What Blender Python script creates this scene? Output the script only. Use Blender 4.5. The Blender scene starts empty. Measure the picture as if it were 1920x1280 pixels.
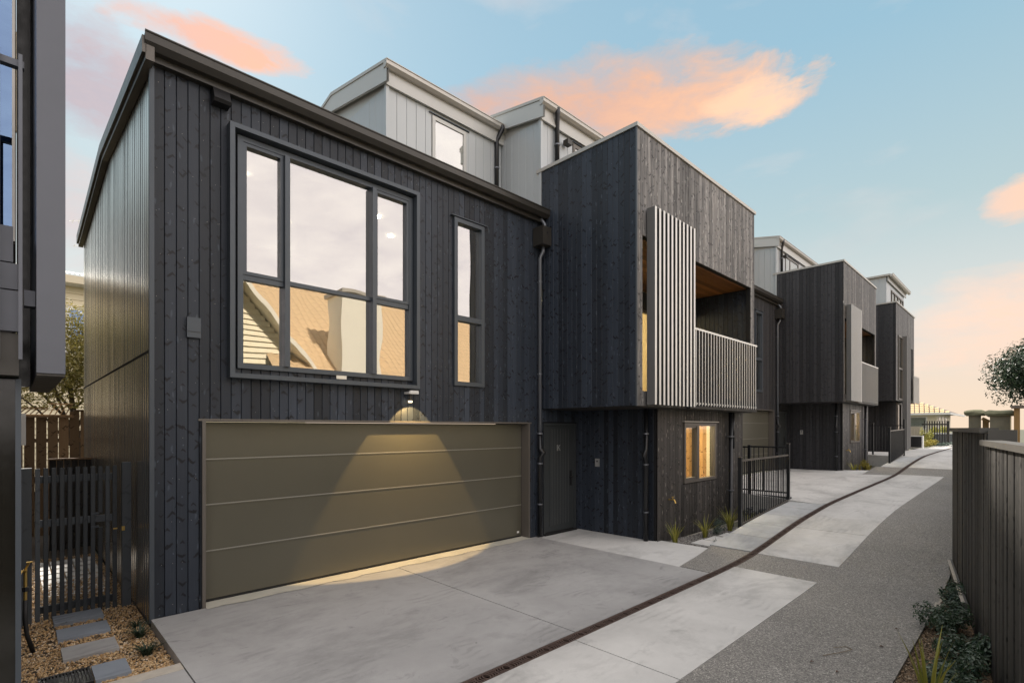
import bpy, math, random
import numpy as np
from mathutils import Vector, Matrix
R = math.radians
random.seed(7)
rng = np.random.default_rng(7)
C = bpy.context.scene.collection
S = bpy.context.scene

# ------------------------------------------------------------------ camera
YAW = R(45.784)
cam = bpy.data.cameras.new("camera")
cam.sensor_width = 36.0
cam.lens = 959.6 / 1920 * 36.0
cam.shift_y = (802.3 - 640) / 1920
cam.clip_start = 0.05
cam.clip_end = 1500
cam_o = bpy.data.objects.new("camera", cam)
C.objects.link(cam_o)
cam_o.location = (0, 0, 2.0)
cam_o.rotation_euler = (R(90), 0, YAW - R(90))
S.camera = cam_o

# ------------------------------------------------------------------ view
S.view_settings.view_transform = 'Standard'
S.view_settings.look = 'None'
S.view_settings.gamma = 1
S.view_settings.use_curve_mapping = False
S.view_settings.exposure = 1.28
try:
    S.cycles.max_bounces = 8
    S.cycles.transparent_max_bounces = 12
    S.cycles.sample_clamp_indirect = 6
except Exception:
    pass

# ------------------------------------------------------------------ sun
SUN_DIR = Vector((0.11, 0.74, 0.67)).normalized()      # towards the sun
sun = bpy.data.lights.new("sun", 'SUN')
sun.energy = 3.2
sun.angle = R(3)
sun.color = (1.0, 0.93, 0.84)
sun_o = bpy.data.objects.new("sun", sun)
C.objects.link(sun_o)
sun_o.rotation_euler = SUN_DIR.to_track_quat('Z', 'Y').to_euler()

# ------------------------------------------------------------------ node helper
class NT:
    def __init__(self, tree):
        self.t = tree; self.n = tree.nodes; self.l = tree.links
    def new(self, typ, **kw):
        n = self.n.new(typ)
        for k, v in kw.items():
            if k == 'i':
                for kk, vv in v.items():
                    if isinstance(vv, bpy.types.NodeSocket): self.l.new(vv, n.inputs[kk])
                    else: n.inputs[kk].default_value = vv
            else: setattr(n, k, v)
        return n
    def math(self, op, a, b=None, c=None, clamp=False):
        n = self.n.new('ShaderNodeMath'); n.operation = op; n.use_clamp = clamp
        for i, v in enumerate((a, b, c)):
            if v is None: continue
            if isinstance(v, bpy.types.NodeSocket): self.l.new(v, n.inputs[i])
            else: n.inputs[i].default_value = v
        return n.outputs[0]
    def vmath(self, op, a, b=None, out=0):
        n = self.n.new('ShaderNodeVectorMath'); n.operation = op
        for i, v in enumerate((a, b)):
            if v is None: continue
            if isinstance(v, bpy.types.NodeSocket): self.l.new(v, n.inputs[i])
            else: n.inputs[i].default_value = v
        return n.outputs[out]
    def ramp(self, fac, stops, interp='LINEAR'):
        n = self.n.new('ShaderNodeValToRGB'); r = n.color_ramp; r.interpolation = interp
        while len(r.elements) < len(stops): r.elements.new(0.5)
        for e, (p, c) in zip(r.elements, stops):
            e.position = p; e.color = (c[0], c[1], c[2], 1) if hasattr(c, '__len__') else (c, c, c, 1)
        self.l.new(fac, n.inputs[0]); return n.outputs[0]
    def mix(self, f, a, b, mode='MIX'):
        n = self.n.new('ShaderNodeMix'); n.data_type = 'RGBA'; n.blend_type = mode
        for i, v in ((0, f), (6, a), (7, b)):
            if isinstance(v, bpy.types.NodeSocket): self.l.new(v, n.inputs[i])
            else: n.inputs[i].default_value = v if i == 0 else ((v[0], v[1], v[2], 1) if len(v) == 3 else v)
        return n.outputs[2]
    def noise(self, vec, scale, detail=3, rough=0.5, dist=0.0):
        n = self.new('ShaderNodeTexNoise', i={'Vector': vec, 'Scale': scale, 'Detail': detail, 'Roughness': rough, 'Distortion': dist})
        return n.outputs[0]
    def mapping(self, vec, scale=(1, 1, 1), loc=(0, 0, 0), rot=(0, 0, 0)):
        n = self.new('ShaderNodeMapping', i={'Vector': vec, 'Scale': scale, 'Location': loc, 'Rotation': rot})
        return n.outputs[0]

# ------------------------------------------------------------------ world
W = bpy.data.worlds.new("World"); S.world = W; W.use_nodes = True
w = NT(W.node_tree)
w.n.clear()
tc = w.new('ShaderNodeTexCoord').outputs['Generated']
sep = w.new('ShaderNodeSeparateXYZ', i={0: tc})
sx, sy, sz = sep.outputs
sky = w.new('ShaderNodeTexSky'); sky.sky_type = 'NISHITA'; sky.sun_disc = False
sky.sun_elevation = math.asin(SUN_DIR.z)
sky.sun_rotation = math.atan2(SUN_DIR.x, SUN_DIR.y)
sky.dust_density = 2.0
nish = w.vmath('SCALE', sky.outputs[0]); w.n[-1].inputs[3].default_value = 0.085
zc = w.math('MAXIMUM', sz, 0.0)
grad = w.ramp(zc, [(0.0, (1.0, .78, .58)), (0.07, (.93, .75, .60)), (0.17, (.76, .76, .71)), (0.33, (.50, .64, .66)),
                   (0.55, (.33, .55, .68)), (0.85, (.26, .46, .62))])
# the warm side lies down the drive (+X), the far left is a little cooler
warm = w.math('MULTIPLY_ADD', sx, 0.5, 0.5)
base = w.mix(w.math('MULTIPLY', w.math('SUBTRACT', 1.0, warm), 0.25), grad, (.62, .66, .72))
base = w.mix(0.14, base, nish)
nz1 = w.noise(w.mapping(tc, (2.2, 2.2, 6.0)), 1.6, 6, 0.55, 0.3)
nz2 = w.noise(w.mapping(tc, (3.0, 3.0, 8.0), (3, 1, 2)), 3.4, 8, 0.66, 0.25)
def pix_dir(u, v):
    k = (u - 960) / 959.6; e = (802.3 - v) / 959.6
    c_, s_ = math.cos(YAW), math.sin(YAW)
    return Vector((c_ + k * s_, s_ - k * c_, e)).normalized()
def cloud(u, v, ru, rv, soft=0.6, ns=0.9):
    d = pix_dir(u, v)
    a = (pix_dir(u + 10, v) - d).normalized(); b = (pix_dir(u, v - 10) - d).normalized()
    la = (pix_dir(u + ru, v) - pix_dir(u, v)).length; lb = (pix_dir(u, v - rv) - pix_dir(u, v)).length
    da = w.math('DIVIDE', w.math('SUBTRACT', w.vmath('DOT_PRODUCT', tc, tuple(a), out=1), d.dot(a)), la)
    db = w.math('DIVIDE', w.math('SUBTRACT', w.vmath('DOT_PRODUCT', tc, tuple(b), out=1), d.dot(b)), lb)
    r2 = w.math('ADD', w.math('POWER', w.math('ABSOLUTE', da), 2.0), w.math('POWER', w.math('ABSOLUTE', db), 2.0))
    val = w.math('SUBTRACT', 1.0, r2)
    val = w.math('ADD', val, w.math('MULTIPLY', w.math('SUBTRACT', nz1, 0.5), 3.2 * ns))
    val = w.math('ADD', val, w.math('MULTIPLY', w.math('SUBTRACT', nz2, 0.5), 3.2 * ns))
    front = w.math('GREATER_THAN', w.vmath('DOT_PRODUCT', tc, tuple(d), out=1), 0.0)
    return w.math('MULTIPLY', w.math('DIVIDE', val, soft, clamp=True), front), da, db
col = base
# broad thin cloud elsewhere; thicker behind the camera, over the houses opposite, and overhead; brightness raised there to light the ground
back = w.math('MAXIMUM', w.math('MULTIPLY_ADD', sy, -1.6, 0.0, clamp=True), w.math('MULTIPLY_ADD', sz, 3.0, -1.9, clamp=True))
cov = w.math('MULTIPLY_ADD', back, 0.75, w.math('SUBTRACT', nz1, 0.58), clamp=True)
cov = w.math('MULTIPLY', cov, 2.4, clamp=True)
ccol = w.mix(w.math('MULTIPLY_ADD', w.math('SUBTRACT', nz2, .5), 2.2, .55, clamp=True), (.76, .70, .72), (1.02, .95, .90))
_sc = w.n.new('ShaderNodeVectorMath'); _sc.operation = 'SCALE'; w.l.new(ccol, _sc.inputs[0]); w.l.new(w.math('MULTIPLY_ADD', back, 1.25, .78), _sc.inputs[3]); ccol = _sc.outputs[0]
col = w.mix(w.math('MULTIPLY', cov, 0.92), col, ccol)
for (u, v, ru, rv, soft, c1, c2, am, ns) in [
    (1090, 200, 440, 112, 1.0, (.62, .42, .38), (1.0, .52, .28), 0.9, .5),
    (1290, 205, 250, 85, 0.9, (.74, .46, .36), (1.10, .62, .36), 0.82, .6),
    (1400, 195, 110, 55, 0.8, (1.0, .66, .46), (1.1, .74, .50), 0.7, .7),
    (230, 165, 280, 120, 1.0, (.44, .42, .50), (.72, .52, .50), 0.85, .6),
    (420, 82, 170, 45, 0.7, (.85, .52, .44), (1.1, .56, .34), 0.9, .6),
    (150, 400, 160, 120, 1.3, (.66, .54, .56), (.90, .64, .58), 0.7, .6),
    (1915, 372, 80, 45, 0.9, (.90, .64, .52), (1.08, .66, .42), 0.85, .7),
    (1880, 600, 230, 110, 1.6, (1.0, .72, .56), (1.1, .68, .46), 0.8, .7)]:
    m, da, db = cloud(u, v, ru, rv, soft, ns)
    cc = w.mix(w.math('MULTIPLY_ADD', da, 0.45, w.math('MULTIPLY', nz2, 0.9), clamp=True), c1, c2)
    col = w.mix(w.math('MULTIPLY', m, am), col, cc)
# below the horizon: dull ground tone
col = w.mix(w.math('MULTIPLY', sz, -30.0, clamp=True), col, (.32, .30, .27))
bg = w.new('ShaderNodeBackground', i={'Color': col, 'Strength': 0.455})
out = w.new('ShaderNodeOutputWorld'); w.l.new(bg.outputs[0], out.inputs[0])

# ------------------------------------------------------------------ materials
M = {}
def mat(name):
    m = bpy.data.materials.new(name); m.use_nodes = True
    t = NT(m.node_tree); b = t.n['Principled BSDF']; M[name] = m
    return m, t, b
def setc(t, b, key, v):
    if isinstance(v, bpy.types.NodeSocket): t.l.new(v, b.inputs[key])
    elif hasattr(v, '__len__'): b.inputs[key].default_value = (v[0], v[1], v[2], 1)
    else: b.inputs[key].default_value = v
def bump(t, b, h, strength=0.3, dist=0.01):
    n = t.new('ShaderNodeBump', i={'Height': h, 'Strength': strength, 'Distance': dist})
    t.l.new(n.outputs[0], b.inputs['Normal'])
def pos(t): return t.new('ShaderNodeNewGeometry').outputs['Position']
def island(t): return t.new('ShaderNodeNewGeometry').outputs['Random Per Island']
def objrand(t): return t.new('ShaderNodeObjectInfo').outputs['Random']

def plain(name, c, rough=0.5, metal=0.0, var=0.12, scale=3.0, spec=0.5, bs=0.0, bscale=60):
    m, t, b = mat(name)
    p = pos(t)
    n = t.noise(p, scale, 5, 0.6)
    v = t.math('MULTIPLY_ADD', n, 2 * var, 1 - var)
    col = t.new('ShaderNodeMix', data_type='RGBA', blend_type='MULTIPLY')
    cc = t.vmath('SCALE', c[:3]); t.l.new(v, t.n[-1].inputs[3])
    setc(t, b, 'Base Color', cc)
    t.n.remove(col)
    setc(t, b, 'Roughness', t.math('MULTIPLY_ADD', t.noise(p, scale * 4, 4), 0.2, rough - 0.1))
    b.inputs['Metallic'].default_value = metal
    b.inputs['Specular IOR Level'].default_value = spec
    if bs: bump(t, b, t.noise(p, bscale, 3), bs, 0.004)
    return m

def timber(name, dark, light, knot_dark=0.7, knot_light=0.5, rough=0.55, use_island=False, graincol=0.5, flecks=1.0, gs=60):
    """vertical boards: long grain, elongated knots, pale flecks, every board a shade of its own"""
    m, t, b = mat(name)
    p = pos(t)
    r = t.math('ADD', objrand(t), island(t)) if use_island else objrand(t)
    off = t.new('ShaderNodeCombineXYZ', i={0: t.math('MULTIPLY', r, 37.0), 1: t.math('MULTIPLY', r, 11.0), 2: t.math('MULTIPLY', r, 53.0)}).outputs[0]
    q = t.vmath('ADD', p, off)
    warp = t.new('ShaderNodeTexNoise', i={'Vector': q, 'Scale': 4.0}).outputs[1]
    g = t.noise(t.vmath('ADD', t.mapping(q, (gs, gs, 1.6)), warp), 1.0, 5, 0.6)
    blot = t.noise(t.mapping(q, (3, 3, 0.8)), 1.0, 3)
    base = t.mix(t.math('MULTIPLY_ADD', g, graincol * 1.6, 0.5 - graincol * 0.8, clamp=True), dark, light)
    base = t.mix(t.math('MULTIPLY_ADD', blot, 1.2, -0.25, clamp=True), base, dark)
    vshade = t.math('MULTIPLY_ADD', t.math('FRACT', t.math('MULTIPLY', r, 7.31)), 0.95, 0.52)
    sc = t.vmath('SCALE', base); t.l.new(vshade, t.n[-1].inputs[3])
    # knots: shallow V-shaped arcs across the board, dark, with a pale fleck beside some of them
    sp3 = t.new('ShaderNodeSeparateXYZ', i={0: p})
    h = t.math('ADD', t.math('ADD', sp3.outputs[0], sp3.outputs[1]), t.math('MULTIPLY', r, 3.7))
    zz = t.math('ADD', sp3.outputs[2], t.math('MULTIPLY', r, 9.1))
    zz = t.math('ADD', zz, t.math('MULTIPLY', t.math('SUBTRACT', t.noise(t.mapping(q, (16, 16, 9)), 1.0, 2), .5), .05))
    vee = t.math('PINGPONG', t.math('ADD', h, t.math('MULTIPLY', r, 5.0)), .05)
    for (cw, cz, rx_, rz_, seed, thr, colr, amt, soft_, k_) in [
        (.13, .32, .050, .020, 0.0, .22, (dark[0] * .25, dark[1] * .22, dark[2] * .25), knot_dark, 1.6, .8),
        (.11, .25, .030, .013, 4.3, .30, (dark[0] * .25, dark[1] * .22, dark[2] * .25), knot_dark, 1.6, -.9),
        (.12, .36, .013, .042, 7.7, .50, (min(.42, light[0] * 2.3), min(.42, light[1] * 2.3), min(.41, light[2] * 2.2)), knot_light * flecks, 1.3, 1.1),
        (.10, .23, .009, .010, 2.9, .72, (min(.4, light[0] * 3), min(.4, light[1] * 3), min(.4, light[2] * 3)), knot_light * flecks, 1.5, .3)]:
        z2 = t.math('ADD', zz, t.math('MULTIPLY', vee, k_))
        cv = t.new('ShaderNodeCombineXYZ', i={0: t.math('DIVIDE', h, cw), 1: t.math('ADD', t.math('DIVIDE', z2, cz), seed), 2: 0.0}).outputs[0]
        vo = t.new('ShaderNodeTexVoronoi', voronoi_dimensions='2D', i={'Vector': cv, 'Scale': 1.0, 'Randomness': .9})
        dl = t.new('ShaderNodeSeparateXYZ', i={0: t.vmath('SUBTRACT', cv, vo.outputs['Position'])})
        e2 = t.math('ADD', t.math('POWER', t.math('MULTIPLY', dl.outputs[0], cw / rx_), 2.0), t.math('POWER', t.math('MULTIPLY', dl.outputs[1], cz / rz_), 2.0))
        rnd = t.new('ShaderNodeSeparateXYZ', i={0: vo.outputs['Color']}).outputs[0]
        f = t.math('MULTIPLY', t.math('SUBTRACT', 1.0, e2, clamp=True), soft_, clamp=True)
        f = t.math('MULTIPLY', t.math('MULTIPLY', f, t.math('GREATER_THAN', rnd, thr)), min(1, amt), clamp=True)
        sc = t.mix(f, sc, colr)
    setc(t, b, 'Base Color', sc)
    setc(t, b, 'Roughness', t.math('MULTIPLY_ADD', g, 0.25, rough - 0.12))
    b.inputs['Specular IOR Level'].default_value = 0.36
    bump(t, b, g, 0.35, 0.003)
    return m

timber('timber_black', (.013, .018, .027), (.044, .054, .072), rough=0.48, knot_dark=1, flecks=.75)
timber('timber_weathered_lit', (.030, .030, .033), (.34, .33, .325), rough=0.6, knot_light=.8, graincol=1.2, flecks=.9, gs=22)  # weathered pale knots; the brighter light on street faces is put into the colour
timber('timber_lower', (.024, .022, .021), (.085, .078, .072), rough=0.6, knot_light=1, flecks=1.2, graincol=.7, gs=40)
timber('timber_joined', (.022, .022, .025), (.05, .049, .052), use_island=True, flecks=.6)
timber('timber_joined_weathered_lit', (.032, .031, .032), (.19, .18, .17), graincol=.9, gs=30, use_island=True, knot_light=.8)  # joined boards of the farther houses, street-side brightness again in the colour
timber('fence_dark', (.020, .018, .016), (.090, .084, .077), graincol=1.1, flecks=.5, rough=.7, gs=40)
timber('fence_dark_joined', (.017, .0155, .014), (.052, .048, .044), graincol=.8, flecks=.5, rough=.7, use_island=True)
timber('fence_brown', (.17, .105, .058), (.33, .21, .12), graincol=.5, rough=.75, flecks=.1)
timber('timber_gate', (.048, .055, .062), (.080, .090, .100), graincol=.5, flecks=.1, knot_dark=.3)
timber('timber_soffit', (.20, .085, .030), (.36, .17, .065), graincol=.6, flecks=0)
timber('timber_pine', (.45, .26, .12), (.62, .40, .19), graincol=.5, flecks=0)
plain('backing', (.006, .006, .007), .9)
plain('bronze', (.048, .044, .038), .38, .35, .15)
plain('frame_metal', (.062, .074, .088), .42, .25, .08, spec=.5)
plain('frame_warm', (.125, .112, .098), .42, .25, .08)
plain('rail_black', (.010, .011, .013), .4, .1)
plain('silver_grey', (.46, .455, .44), .42, .25, .04, 2)
plain('silver', (.66, .655, .635), .42, .25, .04, 2)
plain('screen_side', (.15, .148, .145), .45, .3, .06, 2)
plain('cap_metal', (.44, .42, .385), .42, .4, .08)
plain('light_panel', (.42, .445, .455), .42, .15, .05, 1.2)
plain('light_trim', (.46, .46, .44), .42, .2, .05, 1.2)
plain('door_paint', (.040, .045, .047), .45, 0, .06)
plain('neighbour_panel', (.092, .098, .116), .4, .25, .06, 1.5)
plain('white_paint', (.70, .69, .66), .5)
plain('cream', (.66, .58, .42), .7)
plain('cream_wall', (.70, .64, .50), .75, 0, .06)
plain('plaster', (.60, .54, .42), .8)
plain('interior_dark', (.12, .11, .10), .9)
plain('curtain', (.80, .72, .55), .9)
plain('brass', (.55, .38, .12), .35, .9, .2)
plain('hose', (.012, .012, .013), .6)
plain('steel', (.60, .60, .58), .35, .7)
plain('pipe_black', (.014, .015, .017), .32, .2)
plain('pipe_sheen', (.15, .16, .18), .35, .4, .03, 1)
plain('blockwork', (.085, .09, .092), .85, 0, .35, 9, bs=.5, bscale=30)
plain('stone_cap', (.20, .20, .13), .95, 0, .45, 9, bs=.8, bscale=25)
plain('stone_post', (.22, .20, .15), .95, 0, .35, 9, bs=.6, bscale=25)
plain('bark', (.075, .055, .038), .9, 0, .35, 14, bs=.5)
plain('gloss_black', (.014, .013, .010), .16, .2, .1)
plain('ridge_metal', (.30, .29, .25), .4, .3, .05)
plain('screen_shaded', (.05, .05, .05), .5, .2, .06)  # fin and bar sides: the shade in the gaps put into the colour
plain('black_plastic', (.010, .010, .011), .5)
plain('soil', (.07, .055, .04), .95, 0, .3, 8, bs=.6)
plain('terrain', (.10, .10, .07), .95, 0, .3, .5)
plain('edging', (.42, .38, .32), .85, 0, .25, 12, bs=.3)
plain('leaf_litter', (.10, .05, .03), .8)
plain('twig', (.20, .15, .09), .8)
plain('pillar_wood', (.30, .18, .07), .8, 0, .3, 8)

def glass(name, refl, tint=(1, 1, 1), rough=0.0, thru=(.85, .88, .86), wav=0.0):
    m = bpy.data.materials.new(name); m.use_nodes = True; M[name] = m
    t = NT(m.node_tree); t.n.clear()
    g = t.new('ShaderNodeBsdfGlossy', i={'Color': (*tint, 1), 'Roughness': rough})
    tr = t.new('ShaderNodeBsdfTransparent', i={'Color': (*thru, 1)})
    fr = t.new('ShaderNodeFresnel', i={'IOR': 1.5})
    f = t.math('MULTIPLY', t.math('MAXIMUM', fr.outputs[0], refl), t.math('SUBTRACT', 1.0, t.new('ShaderNodeNewGeometry').outputs['Backfacing']))
    if wav:
        h = t.noise(t.mapping(pos(t), (1.3, 1, 1.0)), 1.5, 1, .4)
        bn = t.new('ShaderNodeBump', i={'Height': h, 'Strength': wav, 'Distance': .02})
        t.l.new(bn.outputs[0], g.inputs['Normal'])
    mx = t.new('ShaderNodeMixShader', i={0: f, 1: tr.outputs[0], 2: g.outputs[0]})
    o = t.new('ShaderNodeOutputMaterial'); t.l.new(mx.outputs[0], o.inputs[0])
glass('glass_coated', .44, (.98, .95, .92), wav=.10)
glass('glass_clear', .07)
glass('glass_blue', .6, (.20, .30, .48), thru=(.3, .35, .4))

def emit(name, c, s):
    m, t, b = mat(name)
    setc(t, b, 'Base Color', c); setc(t, b, 'Emission Color', c); b.inputs['Emission Strength'].default_value = s
emit('lamp_glow', (1.0, .80, .50), 1.6)
emit('downlight_glow', (1.0, .93, .80), 9)

# metal wall cladding of the end wall
m, t, b = mat('ribbed_metal')
p = pos(t); n = t.noise(t.mapping(p, (2, 2, .5)), 1.0, 3)
setc(t, b, 'Base Color', t.mix(n, (.58, .54, .47), (.68, .64, .57)))
b.inputs['Metallic'].default_value = .85; b.inputs['Roughness'].default_value = .26

# garage door, satin paint with a fine texture
m, t, b = mat('garage_paint')
p = pos(t); n = t.noise(p, 1.2, 3)
setc(t, b, 'Base Color', t.mix(n, (.112, .106, .080), (.130, .122, .092)))
b.inputs['Metallic'].default_value = .35; b.inputs['Roughness'].default_value = .30
bump(t, b, t.noise(p, 160, 2), .25, .002)

# concrete, in several tones
def concrete(name, c, stain=.35, swirl=.3, edge=0.0, rough=.75):
    m, t, b = mat(name)
    p = pos(t)
    big = t.noise(p, .9, 6, .6, .6); mid = t.noise(p, 4.5, 6, .65, 1.2); fine = t.noise(p, 90, 3)
    v = t.math('MULTIPLY_ADD', big, .50, .75)
    v = t.math('MULTIPLY', v, t.math('MULTIPLY_ADD', mid, .22, .89))
    v = t.math('MULTIPLY', v, t.math('MULTIPLY_ADD', fine, .16, .92))
    # dry marks and tyre scuffs with shapes of their own
    wv = t.new('ShaderNodeTexWave', wave_type='RINGS', i={'Vector': t.mapping(p, (1.1, 1.9, 1), (2.1, .6, 0)), 'Scale': 1.6, 'Distortion': 9.0, 'Detail': 4.0, 'Detail Scale': 1.2}).outputs[1]
    mask = t.math('MULTIPLY', t.math('SUBTRACT', t.noise(p, 1.9, 3), .53, clamp=True), 5.0, clamp=True)
    sw = t.math('MULTIPLY', t.math('MULTIPLY', t.math('MULTIPLY', t.math('POWER', wv, 2.0), mask), t.noise(p, 14, 4, .7)), swirl)
    v = t.math('MULTIPLY', v, t.math('SUBTRACT', 1.0, sw))
    st = t.math('MULTIPLY', t.math('SUBTRACT', t.noise(t.mapping(p, (1, 1, 1), (9, 3, 0)), 3.0, 5, .7, .8), .60, clamp=True), stain * 3)
    v = t.math('MULTIPLY', v, t.math('SUBTRACT', 1.0, st))
    yy = t.new('ShaderNodeSeparateXYZ', i={0: p}).outputs[1]
    dr_ = t.math('SUBTRACT', 1.0, t.math('DIVIDE', t.math('ABSOLUTE', t.math('SUBTRACT', yy, 3.11)), .42), clamp=True)
    dr_ = t.math('MULTIPLY', t.math('MULTIPLY', dr_, t.noise(t.mapping(p, (1.2, 4, 1)), 3.0, 5, .7)), .42)
    v = t.math('MULTIPLY', v, t.math('SUBTRACT', 1.0, dr_))
    pat = t.math('MULTIPLY', t.math('SUBTRACT', t.noise(t.mapping(p, (.6, 1, 1), (4, 0, 2)), 1.3, 7, .72, .4), .50, clamp=True), 1.5)
    v = t.math('MULTIPLY', v, t.math('SUBTRACT', 1.0, pat))
    spot = t.math('LESS_THAN', t.new('ShaderNodeTexVoronoi', i={'Vector': p, 'Scale': 2.7}).outputs[0], .028)
    v = t.math('MULTIPLY', v, t.math('MULTIPLY_ADD', spot, -.55, 1.0))
    cc = t.vmath('SCALE', c); t.l.new(v, t.n[-1].inputs[3])
    setc(t, b, 'Base Color', cc); b.inputs['Roughness'].default_value = rough
    b.inputs['Specular IOR Level'].default_value = .35
    bump(t, b, t.math('ADD', fine, mid), .12, .004)
concrete('concrete_grey', (.35, .345, .338), .8, .5, rough=.6)
concrete('concrete_pale', (.54, .53, .505), .5, .45)
concrete('concrete_white', (.58, .575, .555), .35, .15)
concrete('concrete_kerb', (.44, .45, .45), .3, .15)
concrete('paver_slate', (.24, .27, .31), .5, .9, rough=.6)
concrete('threshold', (.47, .45, .38), .5, .1)
# exposed aggregate
m, t, b = mat('aggregate')
p = pos(t)
vo = t.new('ShaderNodeTexVoronoi', i={'Vector': p, 'Scale': 105.0})
vv = t.new('ShaderNodeSeparateXYZ', i={0: vo.outputs[1]}).outputs[0]
cc = t.ramp(vv, [(0, (.12, .115, .105)), (.5, (.215, .205, .188)), (.82, (.27, .255, .23)), (.95, (.34, .325, .29)), (1, (.46, .44, .40))])
big = t.math('MULTIPLY_ADD', t.noise(p, .8, 5, .6), .5, .75)
vo2 = t.new('ShaderNodeTexVoronoi', i={'Vector': p, 'Scale': 11.0})
sp = t.math('LESS_THAN', vo2.outputs[0], .10)
cc = t.mix(t.math('MULTIPLY', sp, .5), cc, (.55, .52, .46))
cs = t.vmath('SCALE', cc); t.l.new(big, t.n[-1].inputs[3])
setc(t, b, 'Base Color', cs); b.inputs['Roughness'].default_value = .85
bump(t, b, vo.outputs[0], .5, .006)
# rusty grate
m, t, b = mat('rust')
p = pos(t); n = t.noise(p, 16, 5, .7); n2 = t.noise(p, 2.3, 3)
setc(t, b, 'Base Color', t.mix(n2, t.mix(n, (.018, .013, .012), (.075, .036, .024)), t.mix(n, (.04, .03, .026), (.13, .085, .065))))
b.inputs['Roughness'].default_value = .8; bump(t, b, n, .4, .004)

def pebbles(name, cols):
    m, t, b = mat(name)
    c = t.ramp(island(t), [(i / (len(cols) - 1), k) for i, k in enumerate(cols)])
    setc(t, b, 'Base Color', c); b.inputs['Roughness'].default_value = .7
pebbles('gravel_gold', [(.16, .10, .05), (.40, .25, .11), (.55, .37, .18), (.46, .28, .12), (.66, .50, .30), (.30, .18, .08), (.72, .60, .45)])
pebbles('gravel_brown', [(.05, .035, .022), (.17, .11, .06), (.28, .19, .11), (.12, .08, .05), (.36, .28, .19)])
pebbles('gravel_grey', [(.07, .065, .06), (.18, .17, .16), (.30, .29, .27), (.12, .11, .10), (.42, .40, .37)])
def leaves(name, cols, trans=.25, rough=.5):
    m, t, b = mat(name)
    c = t.ramp(island(t), [(i / (len(cols) - 1), k) for i, k in enumerate(cols)])
    setc(t, b, 'Base Color', c); b.inputs['Roughness'].default_value = rough
    tr = t.new('ShaderNodeBsdfTranslucent', i={'Color': c})
    mx = t.new('ShaderNodeMixShader', i={0: trans, 1: b.outputs[0], 2: tr.outputs[0]})
    t.l.new(mx.outputs[0], t.n['Material Output'].inputs[0])
leaves('leaf_dark', [(.010, .022, .010), (.022, .045, .020), (.045, .075, .040), (.015, .032, .014)], rough=.32)
leaves('leaf_shrub', [(.020, .045, .020), (.05, .09, .045), (.16, .20, .15), (.03, .06, .032)], rough=.26)
leaves('leaf_yellow', [(.16, .15, .03), (.28, .24, .06), (.40, .33, .11), (.10, .11, .03)], .4)
leaves('leaf_flax', [(.10, .13, .02), (.28, .27, .04), (.42, .38, .08), (.16, .18, .03)], .3)
leaves('leaf_grass', [(.010, .020, .010), (.022, .042, .020), (.04, .07, .035)], .2)
leaves('leaf_gold', [(.20, .17, .02), (.38, .30, .04), (.12, .14, .03)], .3)
leaves('leaf_grey', [(.05, .08, .06), (.10, .14, .11), (.03, .05, .04)], .2)
# roof tiles opposite
plain('roof_tan', (.62, .44, .25), .8, 0, .25, 6)
plain('roof_brown', (.16, .13, .11), .8, 0, .3, 6)
plain('roof_pale', (.62, .62, .58), .5, .2)
plain('weatherboard', (.84, .74, .52), .7, 0, .06)
plain('chimney_plaster', (.80, .74, .60), .8, 0, .08)

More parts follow.
